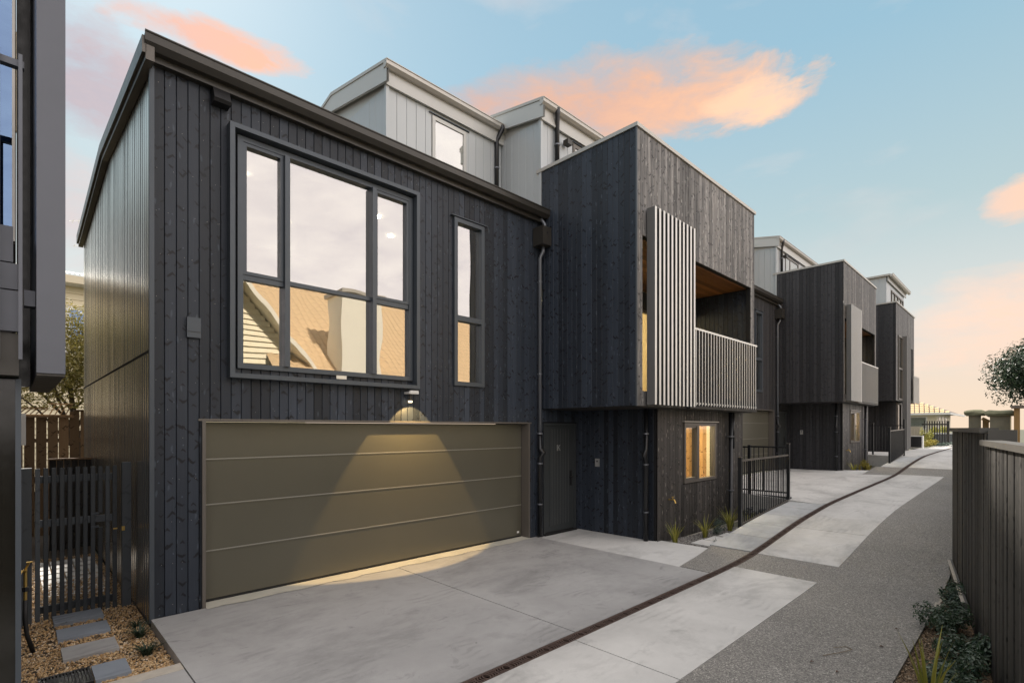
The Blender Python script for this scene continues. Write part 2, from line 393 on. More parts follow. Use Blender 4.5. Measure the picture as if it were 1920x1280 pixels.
# ------------------------------------------------------------------ geometry helpers
class MB:
    def __init__(s): s.v = []; s.f = []
    def add(s, vs, fs):
        o = len(s.v); s.v += [tuple(p) for p in vs]; s.f += [tuple(i + o for i in f) for f in fs]; return s
    def box(s, x0, x1, y0, y1, z0, z1):
        vs = [(x, y, z) for z in (z0, z1) for y in (y0, y1) for x in (x0, x1)]
        return s.add(vs, [(0, 2, 3, 1), (4, 5, 7, 6), (0, 1, 5, 4), (2, 6, 7, 3), (0, 4, 6, 2), (1, 3, 7, 5)])
    def obox(s, c, ax, ay, az, hx, hy, hz):
        c = Vector(c); vs = []
        for k in (-1, 1):
            for j in (-1, 1):
                for i in (-1, 1): vs.append(c + ax * (i * hx) + ay * (j * hy) + az * (k * hz))
        return s.add(vs, [(0, 2, 3, 1), (4, 5, 7, 6), (0, 1, 5, 4), (2, 6, 7, 3), (0, 4, 6, 2), (1, 3, 7, 5)])
    def beam(s, p0, p1, wd, ht):
        p0 = Vector(p0); p1 = Vector(p1); d = (p1 - p0); L = d.length; d.normalize()
        up = Vector((0, 0, 1)) if abs(d.z) < .95 else Vector((0, 1, 0))
        sd = d.cross(up).normalized(); up = sd.cross(d)
        return s.obox((p0 + p1) / 2, d, sd, up, L / 2, wd / 2, ht / 2)
    def prism_x(s, prof, x0, x1):
        """profile of (y, z) points extruded along x"""
        n = len(prof); vs = [(x0, y, z) for y, z in prof] + [(x1, y, z) for y, z in prof]
        fs = [tuple(range(n))[::-1], tuple(range(n, 2 * n))] + [(i, (i + 1) % n, n + (i + 1) % n, n + i) for i in range(n)]
        return s.add(vs, fs)
    def prism_y(s, prof, y0, y1):
        n = len(prof); vs = [(x, y0, z) for x, z in prof] + [(x, y1, z) for x, z in prof]
        fs = [tuple(range(n)), tuple(range(n, 2 * n))[::-1]] + [((i + 1) % n, i, n + i, n + (i + 1) % n) for i in range(n)]
        return s.add(vs, fs)
    def prism_z(s, poly, z0, z1):
        n = len(poly)
        vs = [(x, y, z0) for x, y in poly] + [(x, y, z1) for x, y in poly]
        fs = [tuple(range(n))[::-1], tuple(range(n, 2 * n))] + [(i, (i + 1) % n, n + (i + 1) % n, n + i) for i in range(n)]
        return s.add(vs, fs)
    def tube(s, pts, rad, n=8, caps=True):
        pts = [Vector(p) for p in pts]; rad = rad if hasattr(rad, '__len__') else [rad] * len(pts)
        base = len(s.v); prev = None
        for i, p in enumerate(pts):
            d = (pts[min(i + 1, len(pts) - 1)] - pts[max(i - 1, 0)]).normalized()
            a = Vector((0, 0, 1)) if abs(d.z) < .9 else Vector((0, 1, 0))
            if prev is not None: a = prev
            u = (a - d * a.dot(d)).normalized(); prev = u; v_ = d.cross(u)
            for k in range(n):
                an = 2 * math.pi * k / n
                s.v.append(tuple(p + (u * math.cos(an) + v_ * math.sin(an)) * rad[i]))
        for i in range(len(pts) - 1):
            for k in range(n):
                a = base + i * n + k; b_ = base + i * n + (k + 1) % n
                s.f.append((a, b_, b_ + n, a + n))
        if caps:
            s.f.append(tuple(base + k for k in range(n))[::-1])
            s.f.append(tuple(base + (len(pts) - 1) * n + k for k in range(n)))
        return s
    def mesh(s, name, off=(0, 0, 0)):
        me = bpy.data.meshes.new(name)
        vs = [(v[0] - off[0], v[1] - off[1], v[2] - off[2]) for v in s.v]
        me.from_pydata(vs, [], s.f); me.update(); return me
    def build(s, name, m, parent=None, kind=None, smooth=False, **props):
        off = origin(parent)
        me = s.mesh(name, off); me.materials.append(M[m])
        if smooth: me.polygons.foreach_set('use_smooth', [True] * len(me.polygons))
        o = bpy.data.objects.new(name, me); C.objects.link(o)
        if parent: o.parent = parent
        if kind: o['kind'] = kind
        for k, v in props.items(): o[k] = v
        return o
def origin(p):
    x = Vector((0, 0, 0))
    while p is not None: x += p.location; p = p.parent
    return x
def thing(name, label, cat, loc=(0, 0, 0), group=None):
    o = bpy.data.objects.new(name, None); C.objects.link(o); o.location = loc
    o.empty_display_size = .2
    o['label'] = label; o['category'] = cat
    if group: o['group'] = group
    return o
def tag(o, label, cat, group=None):
    o['label'] = label; o['category'] = cat
    if group: o['group'] = group
    return o
def rehome(o, loc):
    """move a mesh object's origin to loc, keeping it in place"""
    loc = Vector(loc); o.data.transform(Matrix.Translation(-loc)); o.location = loc; return o

# one board mesh per width: front face -y, chamfered long edges, unit height
_bm = {}
def board_mesh(wd, mname, dp=.018, ch=.0035):
    key = (round(wd, 4), mname, dp)
    if key in _bm: return _bm[key]
    h = wd / 2 - .0026
    prof = [(-h, 0), (-h, -dp + ch), (-h + ch, -dp), (h - ch, -dp), (h, -dp + ch), (h, 0)]
    vs = [(x, y, 0) for x, y in prof] + [(x, y, 1) for x, y in prof]
    n = 6
    fs = [tuple(range(n))[::-1], tuple(range(n, 12))] + [(i, (i + 1) % n, n + (i + 1) % n, n + i) for i in range(n)]
    me = bpy.data.meshes.new('board'); me.from_pydata(vs, [], fs)
    me.materials.append(M[mname]); me.update(); _bm[key] = me; return me
def nails(mb, face, plane, a0, a1, z0, z1, holes, rows, pitch=.1075, dp=.018):
    for xa, xb, s0, s1 in cells(a0, a1, z0, z1, holes, pitch):
        for z in rows:
            zz = z + random.uniform(-.012, .012)
            if s0 + .03 < zz < s1 - .03 and random.random() < .6:
                c = (xa + xb) / 2 + random.uniform(-.03, .03); e = .0021
                if face == '-y': mb.box(c - e, c + e, plane - dp - .0025, plane - dp + .001, zz - e, zz + e)
                else: mb.box(plane - dp - .0025, plane - dp + .001, c - e, c + e, zz - e, zz + e)
    return mb
def board(parent, x, y, z0, z1, face, wd, mname, nm='board', dp=.018, jit=.0015):
    o = bpy.data.objects.new(nm, board_mesh(wd, mname, dp)); C.objects.link(o)
    o.parent = parent; og = origin(parent)
    j = random.uniform(-jit, jit)
    dx, dy = {'-y': (0, j), '-x': (j, 0), '+y': (0, -j), '+x': (-j, 0)}[face]
    o.location = Vector((x + dx, y + dy, z0)) - og
    o.rotation_euler = (0, 0, {'-y': 0, '-x': -math.pi / 2, '+y': math.pi, '+x': math.pi / 2}[face])
    o.scale = (1, 1, z1 - z0)
    return o
def cells(a0, a1, z0, z1, holes, step=None, start=None):
    """split [a0,a1]x[z0,z1] minus holes into vertical strips; step = board pitch"""
    xs = set([a0, a1])
    if step:
        x = a0
        while x < a1 - .02:
            xs.add(round(x, 5)); x += step
    else:
        for h in holes:
            for x in (h[0], h[1]):
                if a0 < x < a1: xs.add(x)
    xs = sorted(xs); out = []
    for xa, xb in zip(xs, xs[1:]):
        hs = [h for h in holes if h[0] < xb - 1e-6 and h[1] > xa + 1e-6]
        zs = sorted(set([z0, z1] + [z for h in hs for z in (h[2], h[3]) if z0 < z < z1]))
        run = []
        for s0, s1 in zip(zs, zs[1:]):
            zm = (s0 + s1) / 2; a, b = xa, xb; gone = False
            for h in hs:
                if h[2] < zm < h[3]:
                    if h[0] <= a and h[1] >= b: gone = True
                    elif h[0] <= a: a = max(a, h[1])
                    elif h[1] >= b: b = min(b, h[0])
                    if b - a < .012: gone = True
            if gone: continue
            if run and run[-1][0] == a and run[-1][1] == b and abs(run[-1][3] - s0) < 1e-6: run[-1] = (a, b, run[-1][2], s1)
            else: run.append((a, b, s0, s1))
        out += [q for q in run if q[3] - q[2] > .008]
    return out
def clad(parent, face, plane, a0, a1, z0, z1, holes, mname, pitch=.1075, nm='board', joined=None, dp=.018):
    cs = cells(a0, a1, z0, z1, holes, pitch)
    if joined:
        mb = MB()
        for xa, xb, s0, s1 in cs:
            g = .003; j = random.uniform(-.002, .002)
            if face == '-y': mb.box(xa + g, xb - g, plane - dp + j, plane, s0, s1)
            else: mb.box(plane - dp + j, plane, xa + g, xb - g, s0, s1)
        return mb.build(joined, mname, parent, 'stuff')
    for xa, xb, s0, s1 in cs:
        xm = (xa + xb) / 2
        if face in ('-y', '+y'): board(parent, xm, plane, s0, s1, face, xb - xa, mname, nm, dp)
        else: board(parent, plane, xm, s0, s1, face, xb - xa, mname, nm, dp)
def slab(mb, face, p0, p1, a0, a1, z0, z1, holes=()):
    """backing wall with holes"""
    for xa, xb, s0, s1 in cells(a0, a1, z0, z1, list(holes)):
        if face == 'y': mb.box(xa, xb, p0, p1, s0, s1)
        else: mb.box(p0, p1, xa, xb, s0, s1)
    return mb
def ring(mb, x0, x1, z0, z1, wd, y0, y1):
    mb.box(x0, x0 + wd, y0, y1, z0, z1); mb.box(x1 - wd, x1, y0, y1, z0, z1)
    mb.box(x0 + wd, x1 - wd, y0, y1, z0, z0 + wd); mb.box(x0 + wd, x1 - wd, y0, y1, z1 - wd, z1)
    return mb

def g(x):
    xp = [-60, 7.4, 8.3, 10.5, 12.4, 15, 18.5, 19.8, 21.7, 24, 26, 30, 40, 80, 400]
    zp = [0, 0, .035, .265, .385, .44, .50, .535, .685, .83, .906, .95, 1.0, 1.05, 1.1]
    s_ = 0
    for d, wt in ((-.6, .15), (-.3, .2), (0, .3), (.3, .2), (.6, .15)): s_ += wt * float(np.interp(x + d, xp, zp))
    return s_

# ------------------------------------------------------------------ GROUND
def sheet(name, m, x0, x1, ylo, yhi, zf, thick=.1, step=.25, ny=1, kind='structure', parent=None, irregular=None):
    n = max(1, int(round((x1 - x0) / step))); vs = []; fs = []
    yl = ylo if callable(ylo) else (lambda x: ylo); yh = yhi if callable(yhi) else (lambda x: yhi)
    for i in range(n + 1):
        x = x0 + (x1 - x0) * i / n
        for j in range(ny + 1):
            y = yl(x) + (yh(x) - yl(x)) * j / ny; vs.append((x, y, zf(x, y)))
    q = ny + 1
    for i in range(n):
        for j in range(ny): fs.append((i * q + j, (i + 1) * q + j, (i + 1) * q + j + 1, i * q + j + 1))
    T = len(vs)
    if thick:
        edge = [i * q for i in range(n + 1)] + [n * q + j for j in range(1, q)] + [i * q + ny for i in range(n - 1, -1, -1)] + [j for j in range(ny - 1, 0, -1)]
        vs += [(vs[e][0], vs[e][1], vs[e][2] - thick) for e in edge]
        k = len(edge)
        for i in range(k): fs.append((edge[i], T + i, T + (i + 1) % k, edge[(i + 1) % k]))
    mb = MB(); mb.v = vs; mb.f = fs
    o = mb.build(name, m, parent, kind)
    return o
gz = lambda o: (lambda x, y: g(x) + o)
# terrain
tm = MB(); xs = [-300, -60, -20, -5, 0, 4, 8, 10, 12, 14, 16, 20, 24, 28, 34, 45, 80, 160, 600]; ys = [-400, -60, -10, 0, 5, 10, 20, 60, 500]
for x in xs:
    for y in ys: tm.v.append((x, y, g(x) - .42))
for i in range(len(xs) - 1):
    for j in range(len(ys) - 1):
        a = i * len(ys) + j; tm.f.append((a, a + len(ys), a + len(ys) + 1, a + 1))
tm.build('ground', 'terrain', None, 'structure')

sheet('road', 'aggregate', -8, 46, .80, 3.048, gz(-.006), .15)
sheet('road_band', 'aggregate', 6.93, 8.33, 3.172, lambda x: 3.62 + (x - 6.93) * .13, gz(-.004), .15)
J = .006
def panel(x0, x1, y0, y1, m='concrete_pale', zf=None, nm='concrete_panel', **k):
    return sheet(nm, m, x0 + J, x1 - J, y0, y1, zf or gz(0.0), .12, .25, **k)
panel(-6, .2, 1.99, 3.048)
panel(.2, 3.80, 1.99, 3.048); panel(3.80, 7.45, 1.99, 3.048)
for a, b_ in ((8.32, 10.1), (10.1, 13.2), (13.2, 16.5), (16.5, 19.9)): panel(a, b_, 1.96, 3.048)
for a, b_ in ((21.6, 26), (26, 32), (32, 45)): panel(a, b_, .9, 3.048)
# driveway in front of the first garage
panel(1.02, 3.95, 3.172, 6.46, 'concrete_grey', lambda x, y: 0.0, 'driveway')
panel(3.95, 6.90, 3.172, 6.46, 'concrete_grey', lambda x, y: 0.0, 'driveway')
panel(-6, 1.02, 3.172, 4.95, 'concrete_grey', lambda x, y: 0.0, 'driveway')
panel(6.90, 8.33, lambda x: 3.63 + (x - 6.9) * .13, 6.49, 'concrete_white', lambda x, y: -.004 - .03 * max(0, (y - 4)) / 2.5 * 1, 'landing')
# ragged pale threshold under the garage door
th = MB(); n = 60
for i in range(n + 1):
    x = 1.53 + (6.72 - 1.53) * i / n
    yy = 6.42 + .035 * math.sin(i * .9) * random.uniform(.2, 1) - .03
    th.v += [(x, yy, .006), (x, 6.66, .012)]
for i in range(n): th.f.append((2 * i, 2 * i + 2, 2 * i + 3, 2 * i + 1))
th.build('threshold_strip', 'threshold', None, 'structure')
# kerb pavers climbing beside the drain
xk = 8.36; k = 0
while xk < 12.3:
    sheet('kerb_strip', 'concrete_kerb', xk + .004, xk + .82, 3.172, 3.84, gz(0.002), .45); xk += .826
court = lambda zc, xa, xb: (lambda x, y: g(x) + (zc - g(x)) * min(1, max(0, (y - 3.2) / 2.2)))
for xa, xb in ((12.32, 16.2), (16.2, 19.6)):
    sheet('court', 'concrete_pale', xa + J, xb - J, 3.172, 6.47, court(.50, 0, 0), .45, .4, 6)
sheet('landing', 'concrete_white', 19.6, 20.75, 3.95, 6.49, court(.505, 0, 0), .4, .4, 4)
sheet('road_band', 'aggregate', 19.6, 21.5, 3.172, 3.94, gz(-.002), .4)
xk = 21.5
while xk < 25.2:
    sheet('kerb_strip', 'concrete_kerb', xk + .004, xk + .9, 3.172, 3.80, gz(0.002), .5); xk += .906
for xa, xb in ((25.0, 29), (29, 34)):
    sheet('court', 'concrete_pale', xa + J, xb - J, 3.172, 6.47 if xb < 30 else 4.3, court(.93, 0, 0), .45, .4, 6)
sheet('court', 'concrete_pale', 34, 45, 3.172, 4.0, gz(0), .3, .5)
# garage thresholds of second house
sheet('threshold_strip', 'concrete_white', 13.9, 19.1, 6.25, 6.47, lambda x, y: .52, .02)

# ------------------------------------------------------------------ trench drain with rusty cast grates
drain = thing('trench_drain', 'long rusty cast iron trench drain running up the drive between concrete slabs', 'drain', (0, 3.11, 0))
gm = MB(); L = .5; hw = .049
gm.box(0.003, L - .003, -hw, -hw + .012, -.02, 0); gm.box(0.003, L - .003, hw - .012, hw, -.02, 0)
gm.box(0.003, .016, -hw + .012, hw - .012, -.02, -.001); gm.box(L - .016, L - .003, -hw + .012, hw - .012, -.02, -.001)
for k in range(17):
    cx = .030 + k * .0275; pts = []
    for q in range(7):
        y = -hw + .012 + (2 * hw - .024) * q / 6
        pts.append((cx + .018 * math.sin(math.pi * q / 6) * (1 if k % 8 < 4 else -1) + .004, y))
    for (xa, ya), (xb, yb) in zip(pts, pts[1:]):
        wv_ = .0065
        gm.add([(xa - wv_, ya, -.002), (xa + wv_, ya, -.002), (xb + wv_, yb, -.002), (xb - wv_, yb, -.002),
                (xa - wv_, ya, -.02), (xa + wv_, ya, -.02), (xb + wv_, yb, -.02), (xb - wv_, yb, -.02)],
               [(0, 1, 2, 3), (0, 4, 5, 1), (2, 6, 7, 3), (1, 5, 6, 2), (3, 7, 4, 0)])
gme = gm.mesh('grate'); gme.materials.append(M['rust'])
x = -1.5
while x < 34:
    o = bpy.data.objects.new('grate', gme); C.objects.link(o); o.parent = drain
    z0, z1 = g(x), g(x + L)
    o.location = (x, 0, z0 - .003); o.rotation_euler = (0, -math.atan2(z1 - z0, L), 0)
    x += L
ch = MB(); n = 160
for i in range(n + 1):
    x = -1.5 + 35.5 * i / n; z = g(x)
    ch.v += [(x, 3.049, z - .004), (x, 3.059, z - .004), (x, 3.059, z - .12), (x, 3.161, z - .12), (x, 3.161, z - .004), (x, 3.171, z - .004)]
for i in range(n):
    for k in range(5): a = i * 6 + k; ch.f.append((a, a + 6, a + 7, a + 1))
ch.build('channel', 'rust', drain)

# ------------------------------------------------------------------ HOUSES
D = 6.5
def window_unit(parent, x0, x1, z0, z1, yf, divs, fm='frame_metal', gl='glass_coated', wd=.055, nm='window', dp=.06, glass_y=None):
    """frame ring + mullions; divs = list of panes (x0,x1,z0,z1)"""
    f = MB(); ring(f, x0, x1, z0, z1, wd, yf - dp + .02, yf + .05)
    fr = f.build(nm, fm, parent)
    gy = glass_y if glass_y else yf + .0
    for (a, b_, c_, d_) in divs:
        MB().box(a - .01, b_ + .01, gy, gy + .006, c_ - .01, d_ + .01).build('pane', gl, fr)
    return fr
def downpipe(parent, pts, r=.04, m='pipe_black', brackets=(), bx=(0, 1)):
    dp_ = MB().tube(pts, r, 10).build('downpipe', m, parent, smooth=True)
    r = r if not hasattr(r, '__len__') else r[-1]
    for z, (px, py) in brackets:
        b_ = MB(); b_.tube([(px, py, z - .012), (px, py, z + .012)], r + .008, 10)
        b_.box(px - .012 + bx[0] * .07, px + .012 + bx[0] * .07, py - .012 + bx[1] * .07, py + .012 + bx[1] * .07, z - .01, z + .01)
        b_.box(min(px, px + bx[0] * .08) - .006, max(px, px + bx[0] * .08) + .006, min(py, py + bx[1] * .08) - .006, max(py, py + bx[1] * .08) + .006, z - .006, z + .006)
        b_.build('bracket', 'pipe_sheen', dp_)
    return dp_

def gutter(mb, x0, x1, y, z, h=.15, d=.13):
    prof = [(y, z), (y - d * .55, z - .0), (y - d, z + h * .35), (y - d, z + h - .02), (y - d - .012, z + h - .012), (y - d - .012, z + h), (y - d + .012, z + h), (y - d + .012, z + h - .03), (y, z + h - .03)]
    return mb.prism_x(prof, x0, x1)

def house(label, dx, dz, tz, first):
    """one townhouse: garage wing, projecting balcony box on a set-back lower storey, pale dormers"""
    T = thing('townhouse', label, 'house', (1.04 + dx, D, dz), 'dark timber townhouses along the drive')
    X = lambda v: v + dx
    Z = lambda v: v + dz
    ZT = lambda v: v + dz + tz
    xl = 1.04 if first else -.43     # left end of the garage wing
    tb, tw, tl = ('timber_black', 'timber_weathered_lit', 'timber_lower') if first else ('timber_joined', 'timber_joined_weathered_lit', 'timber_joined_weathered_lit')
    jn = (lambda s_: None) if first else (lambda s_: s_)
    # --- garage wing facade
    gar = (X(1.525), X(6.71), Z(-.3), Z(2.075)); big = (X(1.85), X(4.22), Z(2.695), Z(5.39)); sm = (X(5.0), X(5.63), Z(2.68), Z(5.35))
    ent = (X(7.16), X(8.11), Z(-.3), Z(2.09))
    wall = MB()
    slab(wall, 'y', D, D + .10, X(xl), X(7.1), Z(-.25), Z(5.86), [gar, big, sm])
    slab(wall, 'y', D, D + .10, X(7.1), X(8.2), Z(-.25), Z(2.45), [ent])
    slab(wall, 'x', X(8.2), X(8.3), 4.75, D, Z(-.3), Z(2.4))
    slab(wall, 'y', 4.73, 4.83, X(8.301), X(11.95), Z(-.45), Z(2.4), [(X(9.16), X(10.52), Z(.955), Z(2.09))])
    slab(wall, 'x', X(11.86), X(11.96), 4.84, 13.0, Z(-.45), Z(2.4))
    # box shell
    op = (X(7.26), X(11.72), Z(2.6), Z(5.11))
    slab(wall, 'x', X(7.10), X(7.2), 4.47, 6.499, Z(2.37), ZT(6.79))
    slab(wall, 'y', 4.46, 4.55, X(7.201), X(11.91), Z(2.37), ZT(6.79), [op])
    slab(wall, 'x', X(11.82), X(11.911), 4.551, 6.49, Z(2.37), ZT(6.79))
    wall.box(X(7.12), X(11.9), 4.56, 7.0, Z(2.40), Z(2.50))           # box floor
    wall.box(X(7.21), X(11.81), 4.56, 13.6, ZT(6.5), ZT(6.6))
    wall.build('wall', 'backing', T)
    # cladding
    clad(T, '-y', D, X(xl), X(7.1), Z(-.02), Z(5.86), [(gar[0], gar[1], gar[2], Z(2.10)), big, sm], tb, joined=jn('facade_boards'))
    clad(T, '-y', D, X(7.1), X(8.2), Z(-.02), Z(2.36), [(ent[0] - .03, ent[1] + .02, ent[2], ent[3] + .03)], tb, joined=jn('entry_boards'))
    clad(T, '-x', X(8.2), 4.79, 6.48, Z(-.03), Z(2.37), [], tb, joined=jn('side_boards'))
    clad(T, '-x', X(7.10), 4.465, 6.48, Z(2.36), ZT(6.78), [], tb, pitch=.1075, joined=jn('box_side_boards'))
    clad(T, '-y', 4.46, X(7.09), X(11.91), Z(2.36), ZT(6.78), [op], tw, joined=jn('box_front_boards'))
    clad(T, '-y', 4.73, X(8.20), X(11.96), Z(-.07 if first else -.16), Z(2.37), [(X(9.12), X(10.57), Z(.93), Z(2.12))], tl, joined=jn('lower_boards'))
    if first: MB().box(X(8.30), X(11.9), 4.700, 4.7295, Z(-.35), Z(-.075)).build('plinth', 'edging', T)
    if first:
        rows = [.10, .55, 1.0, 1.45, 1.9, 2.2, 2.5, 2.95, 3.4, 3.85, 4.3, 4.75, 5.2, 5.65]
        nl = MB(); nails(nl, '-y', D, X(xl), X(7.1), Z(-.02), Z(5.86), [(gar[0], gar[1], gar[2], Z(2.10)), big, sm, (1.70, 4.33, 2.5, 5.5)], rows)
        nails(nl, '-y', 4.73, X(8.20), X(11.96), Z(-.07), Z(2.37), [(X(9.12), X(10.57), Z(.93), Z(2.12))], rows[:6])
        nl.build('nail_heads', 'cap_metal', T, 'stuff')
    # inner right wall of the balcony
    clad(T, '-x', X(11.82), 4.56, 6.3, Z(2.5), Z(5.10), [], 'timber_black' if first else 'timber_joined', joined=jn('balcony_boards'))
    # timber lining over the balcony
    so = MB()
    if first:
        y = 4.50
        while y < 6.2:
            MB().box(X(7.25), X(11.80), y + .003, y + .117, Z(5.115), Z(5.135)).build('lining_board', 'timber_soffit', T); y += .12
    else: so.box(X(7.25), X(11.80), 4.56, 6.25, Z(5.115), Z(5.135)).build('lining', 'timber_soffit', T)
    # underside of the box
    us = MB(); us.box(X(7.12), X(11.9), 4.48, 6.49, Z(2.345), Z(2.365)); us.build('underside', 'timber_lower' if first else tb, T)
    # corner flashings
    if first:
        MB().box(X(1.012), X(1.055), 6.462, 6.50, Z(-.04), Z(5.84)).build('corner_flashing', 'frame_metal', T)
        MB().box(X(7.074), X(7.098), 4.436, 4.463, Z(2.355), ZT(6.79)).build('corner_flashing', 'frame_metal', T)
    # parapet cap
    cp = MB(); cp.box(X(7.06), X(11.95), 4.415, 4.60, ZT(6.79), ZT(6.85)); cp.box(X(7.06), X(7.25), 4.601, 6.6, ZT(6.79), ZT(6.851)); cp.box(X(11.8), X(11.95), 4.601, 6.6, ZT(6.79), ZT(6.851))
    cp.build('parapet_cap', 'cap_metal', T)
    # --- garage door
    gd = MB(); gd.box(X(1.53), X(6.70), 6.70, 6.72, Z(0.02), Z(2.07)); gdo = gd.build('garage_door', 'backing', T)
    zs = [.035, .595, 1.125, 1.645, 2.07]
    for a, b_ in zip(zs, zs[1:]):
        s_ = MB(); s_.box(X(1.545), X(6.69), 6.635, 6.70, Z(a) + .006, Z(b_) - .006)
        s_.box(X(1.545), X(6.69), 6.629, 6.6345, Z(b_) - .020, Z(b_) - .008)
        s_.build('door_section', 'garage_paint', gdo)
        if b_ < 2: MB().box(X(1.545), X(6.69), 6.627, 6.70, Z(b_) - .0055, Z(b_) + .0055).build('ridge', 'ridge_metal', gdo)
    MB().box(X(1.545), X(6.69), 6.632, 6.70, Z(.0), Z(.035)).build('seal', 'black_plastic', gdo)
    if first: MB().box(X(6.58), X(6.63), 6.628, 6.634, Z(.085), Z(.12)).build('sticker', 'white_paint', gdo)
    jb = MB(); jb.box(X(1.495), X(1.53), 6.455, 6.74, Z(-.02), Z(2.08)); jb.box(X(6.705), X(6.74), 6.455, 6.74, Z(-.02), Z(2.08))
    jb.build('garage_jamb', 'frame_warm', T)
    MB().box(X(1.46), X(6.79), 6.466, 6.60, Z(2.08), Z(2.105)).build('head_flashing', 'frame_warm', T)
    MB().box(X(1.53), X(6.705), 6.605, 6.74, Z(2.076), Z(2.10)).build('door_head', 'backing', T)
    # --- big window with its deep surround
    sr = MB(); ring(sr, X(1.745), X(4.285), Z(2.575), Z(5.465), .052, 6.345, 6.485)
    sro = sr.build('window_surround', 'frame_metal', T)
    if first:
        pl = MB().box(X(3.0), X(3.14), 6.35, 6.356, Z(2.640), Z(2.685)).build('plate', 'steel', sro)
    win = MB(); ring(win, big[0], big[1], big[2], big[3], .06, 6.44, 6.60)
    win.box(X(2.37), X(2.43), 6.40, 6.60, Z(2.75), Z(5.33)); win.box(X(3.55), X(3.61), 6.40, 6.60, Z(2.75), Z(5.33))
    win.box(X(1.91), X(2.37), 6.46, 6.60, Z(3.73), Z(3.79)); win.box(X(2.43), X(3.55), 6.46, 6.60, Z(3.765), Z(3.815)); win.box(X(3.61), X(4.16), 6.46, 6.60, Z(3.745), Z(3.81))
    wo = win.build('window', 'frame_metal', T)
    ring(MB(), X(1.912), X(2.368), Z(3.792), Z(5.328), .038, 6.448, 6.55).build('sash', 'frame_metal', wo)
    ring(MB(), X(3.612), X(4.158), Z(3.812), Z(5.328), .038, 6.448, 6.55).build('sash', 'frame_metal', wo)
    for q in [(1.95, 2.33, 3.83, 5.29), (2.43, 3.55, 3.815, 5.33), (3.65, 4.12, 3.85, 5.29), (1.91, 2.37, 2.755, 3.73), (2.43, 3.55, 2.755, 3.765), (3.61, 4.16, 2.755, 3.745)]:
        MB().box(X(q[0]) - .008, X(q[1]) + .008, 6.50, 6.506, Z(q[2]) - .008, Z(q[3]) + .008).build('pane', 'glass_coated', wo)
    # --- narrow window
    w2 = MB(); ring(w2, sm[0], sm[1], sm[2], sm[3], .065, 6.44, 6.60); w2.box(sm[0] + .065, sm[1] - .065, 6.44, 6.60, Z(3.72), Z(3.80))
    w2o = w2.build('window', 'frame_metal', T)
    for a, b_ in ((2.745, 3.72), (3.80, 5.285)):
        MB().box(sm[0] + .06, sm[1] - .06, 6.51, 6.516, Z(a) - .006, Z(b_) + .006).build('pane', 'glass_coated', w2o)
    MB().box(sm[0] - .06, sm[1] + .06, 6.42, 6.50, Z(5.36), Z(5.372)).build('sill', 'frame_metal', w2o)
    # --- interior: room behind the upstairs windows, with downlights
    rm = MB(); rm.box(X(1.2), X(6.95), 6.61, 10.5, Z(2.50), Z(2.6)); rm.box(X(1.2), X(6.95), 6.61, 10.5, Z(5.5), Z(5.6)); rm.box(X(1.2), X(6.95), 10.5, 10.6, Z(2.6), Z(5.5))
    rm.box(X(1.1), X(1.2), 6.61, 10.5, Z(2.6), Z(5.5)); rm.box(X(6.95), X(7.05), 6.61, 10.5, Z(2.6), Z(5.5))
    rm.build('room', 'plaster', T)
    if first:
        for (lx, ly) in ((2.25, 7.6), (3.3, 8.9), (4.3, 7.6), (4.9, 8.2)):
            MB().tube([(X(lx), ly, Z(5.47)), (X(lx), ly, Z(5.498))], .045, 12).build('downlight', 'downlight_glow', T)
    # --- ground floor window with lit room
    w3 = MB(); ring(w3, X(9.15), X(10.53), Z(.945), Z(2.10), .055, 4.69, 4.80); w3.box(X(9.655), X(9.745), 4.685, 4.80, Z(1.0), Z(2.045))
    w3.box(X(9.205), X(9.655), 4.70, 4.80, Z(1.0), Z(1.04)); w3.box(X(9.205), X(9.655), 4.70, 4.80, Z(2.005), Z(2.045))
    w3o = w3.build('window', 'frame_warm', T)
    for a, b_ in ((9.205, 9.655), (9.745, 10.475)): MB().box(X(a), X(b_), 4.74, 4.746, Z(1.0), Z(2.045)).build('pane', 'glass_clear', w3o)
    MB().box(X(9.10), X(10.60), 4.665, 4.73, Z(2.118), Z(2.135)).build('flashing', 'cap_metal', w3o)
    r2 = MB(); r2.box(X(8.35), X(11.85), 4.84, 6.45, Z(-.1), Z(0.0)); r2.box(X(8.35), X(11.85), 4.84, 6.45, Z(2.25), Z(2.3)); r2.box(X(8.31), X(8.36), 4.84, 6.45, Z(0), Z(2.25))
    r2.build('room', 'plaster', T)
    MB().box(X(8.35), X(11.85), 6.40, 6.45, Z(0), Z(2.25)).build('room_panelling', 'timber_pine', T)
    for q in range(8):
        ya = 5.48 + q * .112; MB().box(X(11.80), X(11.85), ya, ya + .108, Z(0), Z(2.25)).build('room_panel', 'timber_pine', T)
    MB().box(X(11.74), X(11.79), 5.33, 5.47, Z(0), Z(2.2)).build('curtain', 'curtain', T)
    MB().box(X(11.74), X(11.79), 4.90, 5.32, Z(0), Z(2.2)).build('inner_reveal', 'interior_dark', T)
    la = bpy.data.lights.new('room_lamp', 'POINT'); la.energy = 55; la.color = (1, .80, .52); la.shadow_soft_size = .12
    lo = bpy.data.objects.new('room_lamp', la); C.objects.link(lo); lo.parent = T; lo.location = Vector((X(10.2), 5.6, Z(2.0))) - origin(T)
    MB().tube([(X(10.2), 5.6, Z(2.19)), (X(10.2), 5.6, Z(2.249))], .14, 16).build('ceiling_lamp', 'lamp_glow', T)
    # --- room behind the balcony doors, lit
    bw = MB(); slab(bw, 'y', 6.30, 6.36, X(7.2), X(11.82), Z(2.5), Z(5.11), [(X(7.7), X(11.2), Z(2.55), Z(4.7))]); bw.build('balcony_wall', 'backing', T)
